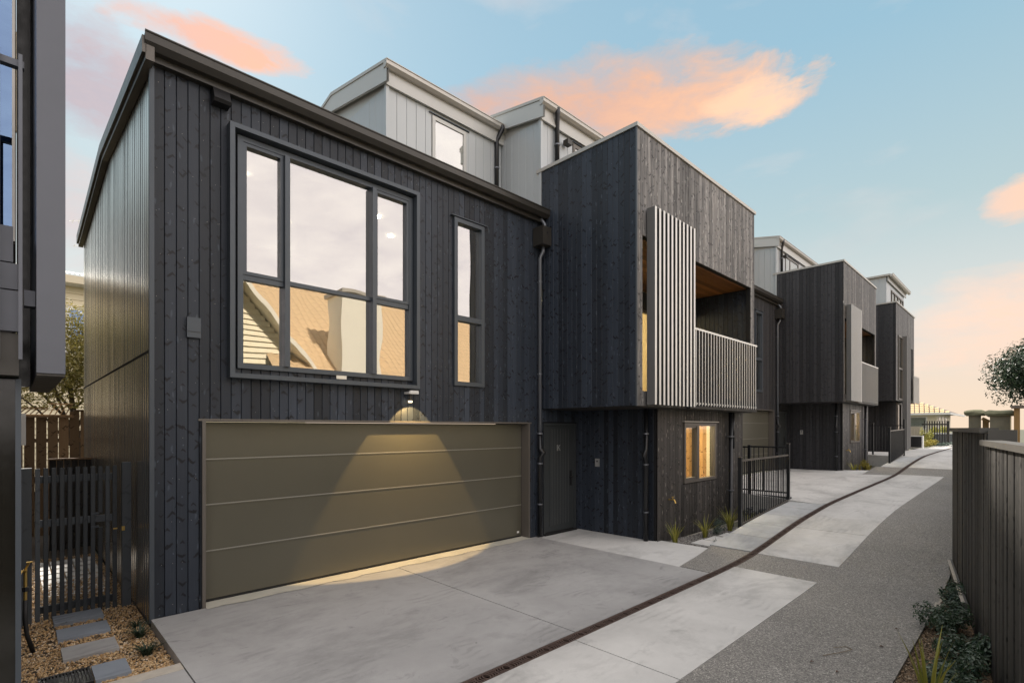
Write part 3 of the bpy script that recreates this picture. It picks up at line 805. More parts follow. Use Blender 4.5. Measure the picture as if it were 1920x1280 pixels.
    bf = MB(); ring(bf, X(7.7), X(11.2), Z(2.55), Z(4.7), .06, 6.28, 6.36); bf.box(X(9.42), X(9.5), 6.28, 6.36, Z(2.61), Z(4.64)); bfo = bf.build('balcony_door', 'bronze', T)
    for a, b_ in ((7.76, 9.42), (9.5, 11.14)): MB().box(X(a), X(b_), 6.32, 6.326, Z(2.61), Z(4.64)).build('pane', 'glass_clear', bfo)
    r3 = MB(); r3.box(X(7.25), X(11.78), 6.37, 9.5, Z(2.4), Z(2.5)); r3.box(X(7.25), X(11.78), 6.37, 9.5, Z(5.0), Z(5.05)); r3.box(X(7.25), X(11.78), 9.5, 9.55, Z(2.5), Z(5.0)); r3.box(X(11.76), X(11.8), 6.5, 9.5, Z(2.5), Z(5.0)); r3.box(X(7.2), X(7.25), 6.5, 9.5, Z(2.5), Z(5.0))
    r3.build('room', 'cream', T)
    la = bpy.data.lights.new('room_lamp', 'POINT'); la.energy = 80; la.color = (1, .74, .42); la.shadow_soft_size = .15
    lo = bpy.data.objects.new('room_lamp', la); C.objects.link(lo); lo.parent = T; lo.location = Vector((X(9.5), 7.6, Z(4.6))) - origin(T)
    MB().tube([(X(9.5), 7.6, Z(4.9)), (X(9.5), 7.6, Z(4.999))], .16, 16).build('ceiling_lamp', 'lamp_glow', T)
    # --- front door
    dr = MB(); dr.box(X(7.20), X(8.075), 6.53, 6.575, Z(.01), Z(2.05)); dro = dr.build('front_door', 'door_paint', T)
    gr_ = MB()
    if first:
        for q in range(8):
            xa = 7.345 + q * .0815; gr_.box(X(xa), X(xa + .0735), 6.5225, 6.5295, Z(.12), Z(1.98))
        gr_.build('door_panel', 'door_paint', dro, 'stuff')
        for q in range(7): MB().box(X(7.345 + q * .0815 + .0745), X(7.345 + q * .0815 + .0805), 6.521, 6.5299, Z(.13), Z(1.98)).build('groove', 'screen_side', dro)
        kl = MB(); kx, kz, y0, y1 = X(7.56), Z(1.56), 6.512, 6.519
        kl.box(kx, kx + .010, y0, y1, kz, kz + .115); kl.box(kx + .022, kx + .032, y0, y1, kz, kz + .115)
        kl.add([(kx + .034, y0, kz + .050), (kx + .034, y0, kz + .066), (kx + .078, y0, kz + .115), (kx + .094, y0, kz + .115)], [(0, 3, 2, 1)])
        kl.add([(kx + .040, y0 - .0005, kz + .060), (kx + .052, y0 - .0005, kz + .072), (kx + .096, y0 - .0005, kz), (kx + .080, y0 - .0005, kz)], [(0, 3, 2, 1)])
        kl.build('door_letter', 'steel', dro)
    hd = MB(); hd.box(X(7.955), X(8.005), 6.512, 6.53, Z(.86), Z(1.16)); hd.box(X(7.90), X(8.0), 6.47, 6.485, Z(1.02), Z(1.045)); hd.box(X(7.985), X(8.0), 6.485, 6.512, Z(1.02), Z(1.045)); hd.build('handle', 'black_plastic', dro)
    df = MB(); ring(df, X(7.155), X(8.115), Z(-.05), Z(2.095), .042, 6.49, 6.59); df.build('door_frame', 'door_paint', T)
    MB().box(X(7.16), X(8.11), 6.46, 6.59, Z(-.05), Z(.0)).build('door_step', 'backing', T)
    # intercom on the side wall
    ic = MB(); ic.box(X(8.155), X(8.182), 5.96, 6.05, Z(1.25), Z(1.405)); ico = ic.build('intercom', 'steel', T)
    MB().tube([(X(8.152), 6.0, Z(1.355)), (X(8.156), 6.0, Z(1.355))], .018, 10).build('lens', 'black_plastic', ico)
    # --- pipes and rainhead
    zr = 5.50
    rh = MB(); rh.prism_y([(X(6.83), Z(5.33)), (X(7.06), Z(5.33)), (X(7.06), Z(5.66)), (X(6.83), Z(5.66))], 6.22, 6.47); rh.build('rainhead', 'bronze', T)
    MB().tube([(X(6.95), 6.216, Z(5.55)), (X(6.95), 6.221, Z(5.55))], .02, 10).build('overflow', 'black_plastic', T)
    downpipe(T, [(X(6.99), 6.40, Z(5.9)), (X(6.99), 6.40, Z(5.84)), (X(7.0), 6.33, Z(5.74)), (X(7.0), 6.33, Z(5.64))], .032, 'pipe_sheen')
    downpipe(T, [(X(6.98), 6.35, Z(5.34)), (X(6.98), 6.35, Z(5.25)), (X(6.97), 6.42, Z(5.14)), (X(6.97), 6.42, Z(1.9))], .034, 'pipe_sheen' , [(Z(4.7), (X(6.97), 6.42)), (Z(3.0), (X(6.97), 6.42))])
    downpipe(T, [(X(6.97), 6.42, Z(1.9)), (X(6.97), 6.42, Z(1.62)), (X(7.0), 6.36, Z(1.55)), (X(6.97), 6.42, Z(1.45)), (X(6.97), 6.42, Z(.02))], [.034, .05, .055, .045, .045], 'pipe_black', [(Z(1.9), (X(6.97), 6.42)), (Z(1.35), (X(6.97), 6.42)), (Z(.6), (X(6.97), 6.42))])
    downpipe(T, [(X(8.10), 4.89, Z(2.35)), (X(8.10), 4.89, Z(1.62)), (X(8.04), 4.89, Z(1.52)), (X(8.10), 4.89, Z(1.42)), (X(8.10), 4.89, Z(-.02))], [.036, .036, .05, .042, .042], 'pipe_black', [(Z(1.9), (X(8.10), 4.89)), (Z(1.35), (X(8.10), 4.89)), (Z(.5), (X(8.10), 4.89))], (1, 0))
    downpipe(T, [(X(11.10), 4.63, Z(2.34)), (X(11.10), 4.63, Z(.02)), (X(11.10), 4.63, Z(0.0)), (X(11.10), 4.63, Z(-.15))], [.045, .045, .062, .062], 'pipe_black', [(Z(1.82), (X(11.10), 4.63)), (Z(.66), (X(11.10), 4.63))])
    if first: downpipe(T, [(X(11.30), 4.655, Z(2.34)), (X(11.30), 4.655, Z(1.55))], .028, 'pipe_black')
    # wall tap on the lower wall
    tp = MB(); tp.tube([(X(8.585), 4.71, Z(.70)), (X(8.585), 4.60, Z(.70)), (X(8.585), 4.575, Z(.64))], .014, 8); tp.tube([(X(8.585), 4.63, Z(.70)), (X(8.585), 4.63, Z(.745))], .010, 8); tp.box(X(8.545), X(8.625), 4.62, 4.64, Z(.745), Z(.757))
    tp.build('tap', 'brass', T)
    # --- roof, gutters
    rf = MB(); x0, x1 = X(.945 if first else -.28), X(12.09 if first else 11.9)
    rf.prism_x([(6.36, Z(5.98)), (9.9, Z(6.28)), (13.85, Z(5.97)), (13.85, Z(5.90)), (9.9, Z(6.20)), (6.36, Z(5.90))], x0, x1)
    rfo = rf.build('roof', 'bronze', T)
    fa = MB(); fa.box(x0 + .03, X(7.07), 6.40, 6.49, Z(5.80), Z(5.90)); fa.build('fascia', 'bronze', rfo)
    gu = MB(); gutter(gu, x0, X(7.10), 6.40, Z(5.865)); gu.build('gutter', 'bronze', rfo)
    # --- dormers
    def dormer(xa, xb, ya, yb, zb, eave, ridge, ry, right_over, win, left_holes=()):
        dm = MB(); dm.box(xa + .02, xb, ya + .02, yb, zb, eave - .30)
        dm.prism_x([(ya + .02, eave - .30), (yb, eave - .30), (yb, eave - .12), (ry, ridge - .12), (ya + .02, eave - .12)], xa + .02, xb)
        dmo = dm.build('dormer', 'light_trim', T)
        hs = [h for h in win]
        if first:
            clad(dmo, '-y', ya + .02, xa, xb, zb, eave - .34, [(h[0] - .06, h[1] + .06, h[2], h[3] + .06) for h in hs], 'light_panel', .195, 'panel')
            clad(dmo, '-x', xa + .02, ya + .001, yb, zb, eave - .33, [], 'light_panel', .195, 'panel')
        else:
            clad(dmo, '-y', ya + .02, xa, xb, zb, eave - .34, [(h[0] - .06, h[1] + .06, h[2], h[3] + .06) for h in hs], 'light_panel', .195, joined='front_panels')
            clad(dmo, '-x', xa + .02, ya + .001, yb, zb, eave - .33, [], 'light_panel', .195, joined='side_panels')
        mt = MB(); mt.box(xa - .03, xa + .03, ya - .03, ya + .03, zb, eave - .30); mt.build('corner_trim', 'light_panel', dmo)
        # side wall upper triangle + verge board
        ro = MB()
        y0, y1 = ya - .14, yb + .15
        zr_ = lambda y: eave + (ridge - eave) * (1 - abs(y - ry) / (ry - y0)) if y < ry else ridge - (ridge - eave) * (y - ry) / (ry - y0)
        ro.prism_x([(y0, eave - .05), (y0, eave), (ry, ridge), (y1, zr_(y1)), (y1, zr_(y1) - .06), (ry, ridge - .06)], xa - .10, xb + right_over)
        roo = ro.build('roof', 'cap_metal', dmo)
        vb = MB()
        for (p, q) in (((y0, eave), (ry, ridge)), ((ry, ridge), (y1, zr_(y1)))):
            vb.add([(xa - .085, p[0], p[1] - .055), (xa - .085, q[0], q[1] - .055), (xa - .085, q[0], q[1] - .36), (xa - .085, p[0], p[1] - .36),
                    (xa - .04, p[0], p[1] - .055), (xa - .04, q[0], q[1] - .055), (xa - .04, q[0], q[1] - .36), (xa - .04, p[0], p[1] - .36)],
                   [(0, 1, 2, 3), (4, 7, 6, 5), (3, 2, 6, 7), (0, 4, 5, 1)])
        vb.build('verge_board', 'light_trim', dmo)
        fb = MB(); fb.box(xa - .039, xb + right_over, ya - .06, ya - .02, eave - .36, eave - .06); fb.build('fascia', 'light_trim', dmo)
        gg = MB(); gutter(gg, xa - .10, xb + right_over, ya - .062, eave - .13, .12, .10); gg.build('gutter', 'cap_metal', dmo)
        for h in hs:
            wf = MB(); ring(wf, h[0] - .05, h[1] + .05, h[2] - .05, h[3] + .05, .065, ya - .015, ya + .03)
            if h[1] - h[0] > 1.2: wf.box(h[0] + .45, h[0] + .51, ya - .01, ya + .03, h[2], h[3])
            wfo = wf.build('window', 'light_trim' if first and len(h) < 5 else 'frame_warm', dmo)
            MB().box(h[0], h[1], ya + .002, ya + .008, h[2], h[3]).build('pane', 'glass_coated', wfo)
            MB().box(h[0] - .12, h[1] + .12, ya - .03, ya + .0, h[3] + .075, h[3] + .092).build('flashing', 'frame_metal', wfo)
        return dmo
    d1 = dormer(X(4.47), X(7.09), 7.6, 11.2, Z(5.95), ZT(8.07), ZT(8.46), 9.5, 0.05, [(X(5.44), X(6.12), Z(6.3), ZT(7.57))])
    d2 = dormer(X(7.10), X(11.75), 6.52, 11.6, Z(5.95), ZT(8.13), ZT(8.62), 9.0, 0.1, [(X(8.10), X(9.5), Z(6.9), ZT(7.66), 1)])
    downpipe(T, [(X(6.98), 7.45, ZT(8.02)), (X(6.98), 7.45, ZT(7.95)), (X(6.93), 7.56, ZT(7.75)), (X(6.93), 7.56, Z(6.1))], .045, 'pipe_black', [(ZT(7.2), (X(6.93), 7.56))])
    downpipe(T, [(X(7.42), 6.38, ZT(8.08)), (X(7.42), 6.38, ZT(7.98)), (X(7.50), 6.46, ZT(7.80)), (X(7.50), 6.46, ZT(6.8))], .045, 'pipe_black', [(ZT(7.45), (X(7.50), 6.46))])
    MB().box(X(7.70), X(7.84), 6.36, 6.48, ZT(7.53), ZT(7.62)).build('wall_light', 'bronze', T)
    # --- sliding screen of tall fins
    sc = MB(); sc.box(X(7.36), X(8.72), 4.395, 4.425, Z(2.40), Z(2.46)); sc.box(X(7.36), X(8.72), 4.395, 4.425, Z(5.47), Z(5.53))
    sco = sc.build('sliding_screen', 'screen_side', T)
    for q in range(11):
        xa = 7.35 + q * .1325
        MB().box(X(xa), X(xa + .052), 4.275, 4.42, Z(2.38), Z(5.555)).build('fin', 'screen_side' if q == 0 else 'screen_shaded', sco)
        MB().box(X(xa - .001), X(xa + .053), 4.270, 4.2745, Z(2.379), Z(5.556)).build('fin_edge', 'silver', sco)
    # --- balcony railing
    ra = MB(); ra.box(X(8.74), X(11.85), 4.355, 4.42, Z(3.80), Z(3.835)); ra.box(X(8.74), X(11.85), 4.375, 4.42, Z(2.44), Z(2.47)); rao = ra.build('balcony_railing', 'silver', T)
    q = 0; xa = 8.80
    while xa < 11.86:
        bo = MB().box(X(xa), X(xa + .026), 4.358, 4.42, Z(2.41), Z(3.80)).build('bar', 'screen_shaded', rao); MB().box(X(xa - .001), X(xa + .027), 4.352, 4.3575, Z(2.41), Z(3.80)).build('bar_edge', 'silver_grey', bo); xa += .1225
    MB().box(X(8.74), X(11.86), 4.37, 4.435, Z(2.36), Z(2.40)).build('sill_board', tl, T)
    return T

A = house('near dark timber townhouse with the big framed window and lit garage door', 0, 0, 0, True)
B = house('middle dark timber townhouse, half hidden behind the near one', 12.386, .522, .15, False)

# extra parts of the near house: end wall, lamps, sensor light
ew = MB()
slab(ew, 'x', 1.05, 1.10, 6.62, 13.78, -.2, 5.88)
# gable top
ew.prism_x([(6.5, 5.88), (13.78, 5.88), (13.78, 5.93), (9.9, 6.22), (6.5, 5.92)], 1.05, 1.10)
ew.build('end_wall', 'backing', A)
for (z0, z1, nm) in ((-.12, 2.815, 'lower_cladding'), (2.835, 5.9, 'upper_cladding')):
    rb = MB(); y = 6.53; k = 0
    prof = []
    while y < 13.76:
        j_ = random.uniform(-.0018, .0018); prof += [(1.036 + j_, y), (1.036 - j_, y + .118), (1.041, y + .120), (1.041, y + .128)]; y += .13
    n = len(prof)
    tz = lambda yy: z1 if z1 < 5 else (5.90 + .30 * (yy - 6.5) / 3.4 if yy < 9.9 else 6.20 - .29 * (yy - 9.9) / 3.9)
    rb.v = [(a, b_, z0) for a, b_ in prof] + [(a, b_, tz(b_)) for a, b_ in prof]
    rb.f = [(i, i + 1, n + i + 1, n + i) for i in range(n - 1)]
    rb.build(nm, 'ribbed_metal', A)
    js = MB(); y = 6.53
    while y < 13.6: js.box(1.0345, 1.045, y + .112, y + .131, z0, tz(y) - .01 if z1 > 5 else z1); y += .13
    js.build('seam', 'frame_metal', A, 'stuff')
MB().box(1.030, 1.046, 6.52, 13.78, 2.813, 2.837).build('joint_strip', 'backing', A)
vg = MB()
for (ya, za), (yb, zb) in (((6.30, 5.94), (9.9, 6.26)), ((9.9, 6.26), (13.86, 5.95))):
    for (dx0, dx1, za_, zb_) in ((.925, .96, -.14, .03), (.955, 1.03, -.20, -.02)):
        vg.add([(dx0, ya, za + za_), (dx0, yb, zb + za_), (dx0, yb, zb + zb_), (dx0, ya, za + zb_), (dx1, ya, za + za_), (dx1, yb, zb + za_), (dx1, yb, zb + zb_), (dx1, ya, za + zb_)],
               [(0, 3, 2, 1), (4, 5, 6, 7), (0, 1, 5, 4), (3, 7, 6, 2), (0, 4, 7, 3), (1, 2, 6, 5)])
vg.build('verge_flashing', 'frame_warm', A)
# base sill of the end wall
MB().box(1.04, 1.09, 6.5, 9, -.2, -.10).build('base_timber', 'pillar_wood', A)
# box vent / wall lamp up by the gutter
ll = MB(); ll.prism_x([(6.482, 5.80), (6.482, 5.63), (6.36, 5.63), (6.33, 5.66), (6.40, 5.80)], 1.585, 1.755); ll.build('wall_light', 'black_plastic', A)
# grey cover box
mbx = MB(); mbx.box(1.345, 1.478, 6.435, 6.482, 2.99, 3.21); mo = mbx.build('cover_box', 'frame_metal', A)
MB().box(1.35, 1.473, 6.43, 6.4345, 3.05, 3.055).build('seam', 'black_plastic', mo)
# sensor light over the garage: lit, the photo shows its cone
sl = MB(); sl.box(4.10, 4.26, 6.34, 6.48, 2.50, 2.53); sl.box(4.11, 4.25, 6.332, 6.36, 2.52, 2.545); slo = sl.build('sensor_light', 'white_paint', A)
MB().tube([(4.165, 6.42, 2.50), (4.165, 6.42, 2.40)], .024, 10).build('sensor_body', 'bronze', slo)
MB().tube([(4.165, 6.42, 2.40), (4.165, 6.42, 2.375)], .030, 10).build('sensor_tip', 'lamp_glow', slo)
sp = bpy.data.lights.new('garage_spot', 'SPOT'); sp.energy = 36; sp.color = (1, .66, .26); sp.spot_size = R(92); sp.spot_blend = .10; sp.shadow_soft_size = .012
sp.use_nodes = True
_e = sp.node_tree.nodes['Emission']; _f = sp.node_tree.nodes.new('ShaderNodeLightFalloff'); _f.inputs[0].default_value = 1.3
sp.node_tree.links.new(_f.outputs['Linear'], _e.inputs['Strength'])
so = bpy.data.objects.new('garage_spot', sp); C.objects.link(so); so.parent = A
so.location = Vector((4.2, 6.22, 2.34)) - origin(A)
so.rotation_euler = Vector((0, -.80, 1)).to_track_quat('Z', 'Y').to_euler()

# ------------------------------------------------------------------ third house, end of the row
T = thing('townhouse', 'farthest dark timber townhouse at the end of the row with a tall fin screen', 'house', (28.5, D, .9), 'dark timber townhouses along the drive')
wl = MB()
wl.box(28.5, 33.3, 4.48, 12, 3.26, 7.66); wl.box(29.9, 33.3, 4.70, 12, .6, 3.26); wl.box(24.5, 29.9, 6.7, 12, .6, 6.5)
wl.build('wall', 'backing', T)
opC = (31.1, 33.0, 3.4, 6.0)
clad(T, '-y', 4.48, 28.5, 33.3, 3.25, 7.66, [(28.95, 29.95, 3.3, 6.25), opC], 'timber_joined_weathered_lit', .11, joined='front_boards')
clad(T, '-x', 28.5, 4.46, 6.7, 3.25, 7.66, [], 'timber_joined', .11, joined='side_boards')
clad(T, '-x', 29.9, 4.68, 6.7, .7, 3.25, [], 'timber_joined', .11, joined='lower_side_boards')
clad(T, '-y', 4.70, 29.9, 33.3, .7, 3.25, [], 'timber_joined_weathered_lit', .11, joined='lower_boards')
clad(T, '-y', 6.7, 24.5, 29.9, .7, 6.5, [], 'timber_joined', .11, joined='facade_boards')
MB().box(28.45, 33.35, 4.42, 4.6, 7.66, 7.72).build('parapet_cap', 'cap_metal', T)
MB().box(28.45, 28.6, 4.6, 6.8, 7.66, 7.72).build('parapet_cap', 'cap_metal', T)
wf = MB(); ring(wf, 28.95, 29.95, 3.3, 6.25, .07, 4.42, 4.50); wf.box(29.02, 29.88, 4.42, 4.5, 4.7, 4.78); wfo = wf.build('window', 'frame_warm', T)
MB().box(29.02, 29.88, 4.46, 4.466, 3.37, 6.18).build('pane', 'glass_coated', wfo)
wf = MB(); ring(wf, 29.95, 30.9, 1.0, 3.2, .07, 4.62, 4.70); wfo = wf.build('window', 'frame_warm', T)
MB().box(30.02, 30.83, 4.66, 4.666, 1.07, 3.13).build('pane', 'glass_coated', wfo)
sc = MB(); sc.box(30.02, 30.06, 4.28, 4.46, 1.0, 6.32); sc.box(30.06, 31.0, 4.40, 4.43, 1.0, 6.32); sco = sc.build('fin_screen', 'screen_side', T)
for q in range(9):
    xa = 30.06 + q * .112; MB().box(xa, xa + .05, 4.28, 4.395, 1.0, 6.32).build('fin', 'screen_side', sco)
bk = MB(); bk.box(31.1, 33.0, 5.6, 5.65, 3.4, 6.0); bk.build('balcony_wall', 'interior_dark', T)
MB().box(31.1, 33.0, 4.5, 5.6, 6.0, 6.03).build('lining', 'timber_soffit', T)
ra = MB(); ra.box(31.9, 33.6, 4.28, 4.32, 4.55, 4.6); ra.box(33.56, 33.6, 4.32, 4.46, 4.55, 4.6); rao = ra.build('balcony_railing', 'cap_metal', T)
for q in range(17): MB().box(31.9 + q * .1, 31.9 + q * .1 + .06, 4.281, 4.319, 3.25, 4.55).build('bar', 'cap_metal', rao)
# its pale upper storey
dm = MB(); dm.box(28.9, 33.3, 4.9, 11, 7.2, 9.0); dmo = dm.build('dormer', 'light_trim', T)
clad(dmo, '-y', 4.9, 28.9, 33.3, 7.6, 8.95, [(29.9, 33.0, 7.7, 8.6)], 'light_panel', .3, joined='front_panels')
clad(dmo, '-x', 28.9, 4.88, 9, 7.6, 8.95, [], 'light_panel', .3, joined='side_panels')
MB().box(28.75, 33.5, 4.72, 11.2, 9.0, 9.08).build('roof', 'cap_metal', dmo)
gg = MB(); gutter(gg, 28.75, 33.5, 4.72, 8.94, .14, .10); gg.build('gutter', 'cap_metal', dmo)
MB().box(28.85, 33.4, 4.80, 4.84, 8.78, 8.998).build('fascia', 'light_trim', dmo)
wf = MB(); ring(wf, 29.95, 32.95, 7.75, 8.55, .07, 4.84, 4.92)
for q in (30.7, 31.5, 32.3): wf.box(q, q + .07, 4.84, 4.92, 7.82, 8.48)
wfo = wf.build('window', 'frame_warm', dmo); MB().box(30.0, 32.9, 4.87, 4.876, 7.8, 8.5).build('pane', 'glass_coated', wfo)

# ------------------------------------------------------------------ retaining walls and railings at the level changes
def railing(name, label, posts, tops, bots, rail_top, rail_bot, nb, mesh_back=None):
    T = thing(name, label, 'railing', (posts[0][0], posts[0][1], bots[0]), 'black metal railings along the drive')
    for (x, y), zt, zb in zip(posts, tops, bots):
        MB().box(x - .03, x + .03, y - .03, y + .03, zb, zt).build('post', 'rail_black', T)
        MB().box(x - .034, x + .034, y - .034, y + .034, zt, zt + .012).build('post_cap', 'frame_warm', T)
    for i in range(len(posts) - 1):
        p, q = Vector((*posts[i], 0)), Vector((*posts[i + 1], 0))
        zt0, zt1 = rail_top[i]; zb0, zb1 = rail_bot[i]
        d = (q - p).normalized() * .031
        MB().beam(p + d + Vector((0, 0, zt0)), q - d + Vector((0, 0, zt1)), .035, .035).build('top_rail', 'frame_warm' if i == 0 else 'rail_black', T)
        MB().beam(p + d + Vector((0, 0, zb0)), q - d + Vector((0, 0, zb1)), .03, .03).build('bottom_rail', 'frame_warm' if i == 0 else 'rail_black', T)
        for k in range(1, nb[i]):
            f = k / nb[i]; c = p.lerp(q, f); za = zb0 + (zb1 - zb0) * f + .016; zc = zt0 + (zt1 - zt0) * f - .018
            MB().box(c.x - .008, c.x + .008, c.y - .008, c.y + .008, za, zc).build('bar', 'rail_black', T)
    return T
railing('railing', 'black railing with bars around the drop beside the near house', [(9.72, 3.88), (12.36, 3.88), (12.36, 4.72), (12.36, 6.36)],
        [1.45, 1.65, 1.60, 1.58], [.10, .30, .30, .45], [(1.39, 1.40), (1.57, 1.57), (1.56, 1.56)], [(.20, .40), (.56, .56), (.56, .56)], [26, 8, 14])
railing('railing', 'black railing in front of the farthest house with densely set bars', [(22.55, 3.72), (25.4, 3.72), (25.4, 4.75), (25.4, 6.36)],
        [2.03, 2.35, 2.2, 2.2], [.5, .75, .7, .7], [(1.9, 1.95), (2.1, 2.1), (2.1, 2.1)], [(.72, .98), (1.05, 1.05), (1.05, 1.05)], [44, 10, 16])
rw = MB(); rw.box(12.42, 12.52, 3.86, 6.47, -.3, .455); rw.box(8.36, 12.42, 3.845, 3.85, -.3, 0.0)
tag(rehome(rw.build('retaining_wall', 'blockwork'), (12.4, 4, -.2)), 'dark block retaining wall under the railing beside the near house', 'wall')
rw = MB(); rw.box(25.45, 25.55, 3.8, 6.47, .1, .90)
tag(rehome(rw.build('retaining_wall', 'blockwork'), (25.5, 4, .2)), 'dark block retaining wall under the far railing', 'wall')

# ------------------------------------------------------------------ pebbles
def scatter(name, m, inside, n, size, zf, label=None):
    """n squashed octahedral pebbles as one mesh"""
    P = []
    while len(P) < n:
        p = inside()
        if p: P.append(p)
    P = np.array(P); s = size * rng.uniform(.55, 1.25, n)
    oct_ = np.array([(1, 0, 0), (-.9, .1, .1), (0, .8, 0), (.1, -.85, 0), (0, .1, .62), (0, 0, -.6)])
    fc = np.array([(0, 2, 4), (2, 1, 4), (1, 3, 4), (3, 0, 4), (2, 0, 5), (1, 2, 5), (3, 1, 5), (0, 3, 5)])
    v = np.repeat(oct_[None], n, 0) * s[:, None, None]
    for ax in ((0, 1), (1, 2), (0, 2)):
        a = rng.uniform(0, 6.28, n) if ax == (0, 1) else rng.normal(0, .5, n)
        ca, sa = np.cos(a)[:, None], np.sin(a)[:, None]
        u_, w_ = v[:, :, ax[0]].copy(), v[:, :, ax[1]].copy()
        v[:, :, ax[0]] = u_ * ca - w_ * sa; v[:, :, ax[1]] = u_ * sa + w_ * ca
    z = np.array([zf(x, y) for x, y in P]) + rng.uniform(0, size * .8, n)
    v += np.stack([P[:, 0], P[:, 1], z], 1)[:, None, :]
    f = (fc[None] + (np.arange(n) * 6)[:, None, None]).reshape(-1, 3)
    me = bpy.data.meshes.new(name); me.from_pydata(v.reshape(-1, 3).tolist(), [], f.tolist()); me.materials.append(M[m])
    o = bpy.data.objects.new(name, me); C.objects.link(o); o['kind'] = 'stuff'
    if label: o['label'] = label; o['category'] = 'gravel'
    return o
# left gravel bed
sheet('gravel_bed', 'soil', -1.2, 1.03, 4.96, 14.5, lambda x, y: -.095 - .02 * max(0, y - 7), .1, .5, 8)
def inl():
    y = 4.97 + (rng.random() ** 1.7) * 6.5; x = rng.uniform(-.35, 1.02)
    return (x, y)
scatter('gravel', 'gravel_gold', inl, 26000, .0125, lambda x, y: -.09 - .02 * max(0, y - 7), 'golden brown gravel around the stepping slabs by the gate')
MB().box(-.6, 1.015, 4.952, 5.10, -.15, .002).build('kerb_edging', 'edging', None, 'structure')
# stepping slabs
slabs = [((.30, .712), (7.0, 7.33), 'blue grey stepping slab half under the slatted gate'),
         ((.305, .712), (6.64, 6.99), 'smooth blue grey stepping slab, first one in front of the gate'),
         ((.312, .712), (6.03, 6.38), 'stepping slab with pale swirled cement stains, second from the gate'),
         ((.478, .716), (5.37, 5.72), 'short stepping slab cut against the black drain grate')]
slabs[0] = ((.30, .712), (7.2, 7.52), slabs[0][2])
for (xa, xb), (ya, yb), lb in slabs:
    s_ = MB().box(xa, xb, ya, yb, -.12, -.058).build('stepping_slab', 'paver_slate' if 'pale' not in lb else 'concrete_grey')
    rehome(s_, ((xa + xb) / 2, (ya + yb) / 2, -.12)); tag(s_, lb, 'paving slab', 'stepping slabs to the gate')
dg = thing('drain_grate', 'black slotted plastic drain grate beside the last stepping slab', 'drain grate', (.3, 5.55, -.1))
MB().box(.14, .470, 5.37, 5.72, -.12, -.072).build('pan', 'black_plastic', dg)
gb = MB(); ring(gb, .14, .470, 0, 1, .02, 0, 1); gb = MB()
gb.box(.14, .47, 5.37, 5.40, -.071, -.055); gb.box(.14, .47, 5.69, 5.72, -.071, -.055); gb.box(.14, .16, 5.40, 5.69, -.071, -.055); gb.box(.45, .47, 5.40, 5.69, -.071, -.055); gb.build('rim', 'black_plastic', dg)
for q in range(13): MB().box(.170 + q * .0215, .182 + q * .0215, 5.40, 5.69, -.071, -.056).build('slat', 'black_plastic', dg)

# paving and round slab behind the gate
pv = thing('garden_paving', 'pale garden paving of small square setts ending in a round slab behind the gate', 'paving', (.6, 9, -.15))
MB().prism_z([(.60 + .33 * math.cos(a * math.pi / 12), 8.75 + .62 * math.sin(a * math.pi / 12)) for a in range(12, 25)] + [(.93, 9.0), (.27, 9.0)], -.16, -.125).build('round_slab', 'concrete_white', pv)
for i in range(5):
    for j in range(6): MB().box(.27 + i * .135, .27 + i * .135 + .118, 9.08 + j * .33, 9.08 + j * .33 + .27, -.18, -.13).build('sett', 'concrete_white', pv)

# ------------------------------------------------------------------ slatted gate
gt = thing('garden_gate', 'dark slatted timber side gate between two posts beside the near house', 'gate', (.5, 7.6, -.18))
board(gt, .087, 7.60, -.22, 1.57, '-y', .105, 'timber_gate', 'post', .09)
board(gt, .955, 7.60, -.22, 1.60, '-y', .095, 'timber_gate', 'post', .09)
for q in range(11):
    x = .182 + q * .0665
    z0 = -.15
    if q == 8:
        board(gt, x, 7.56, -.15, .86, '-y', .046, 'timber_gate', 'slat', .022); board(gt, x, 7.56, 1.03, 1.56, '-y', .046, 'timber_gate', 'slat', .022)
    else: board(gt, x, 7.56, z0, 1.56 + .003 * (q % 3), '-y', .046, 'timber_gate', 'slat', .022)
for z in (-.02, .92 + .0, 1.40): MB().box(.16, .87, 7.565, 7.60, z, z + .075).build('rail', 'timber_gate', gt)
for z in (.86, 1.01): MB().box(.63, .70, 7.53, 7.56, z, z + .022).build('latch_plate', 'frame_metal', gt)
MB().box(.905, .935, 7.495, 7.505, .80, .85).build('latch', 'brass', gt)
MB().box(.83, .87, 7.53, 7.54, .82, .835).build('latch_bar', 'brass', gt)

# brown paling fence behind
fb = thing('paling_fence', 'brown timber paling fence at the back of the side yard', 'fence', (.5, 14.6, -.3))
x = -3.0; random.seed(3)
while x < 1.9:
    top = 2.36 if x > .92 else 2.22
    board(fb, x, 14.6, -.4, top, '-y', .166, 'fence_brown', 'paling', .02, .006); x += .166 + random.choice([.008, .016, .016])
MB().box(.93, 1.9, 14.52, 14.66, 2.36, 2.40).build('cap', 'fence_brown', fb)
MB().box(-3, .93, 14.52, 14.66, 2.22, 2.26).build('cap', 'fence_brown', fb)
MB().box(-3, 1.9, 14.61, 14.66, 1.7, 1.78).build('rail', 'fence_brown', fb); MB().box(-3, 1.9, 14.61, 14.66, .3, .38).build('rail', 'fence_brown', fb)
# lattice on top
lt = thing('lattice', 'low lattice trellis strip on top of the brown paling fence', 'trellis', (.2, 14.6, 2.26))
for (x0, x1, h) in ((-2.5, .52, .12), (.52, .92, .22)):
    MB().box(x0, x1, 14.57, 14.60, 2.262, 2.285).build('rail', 'timber_pine', lt); MB().box(x0, x1, 14.57, 14.60, 2.285 + h, 2.31 + h).build('rail', 'timber_pine', lt)
    x = x0 + .02
    while x < x1 - .1:
        MB().beam((x, 14.575, 2.29), (x + .1, 14.575, 2.29 + h - .005), .01, .02).build('slat', 'timber_pine', lt); x += .085
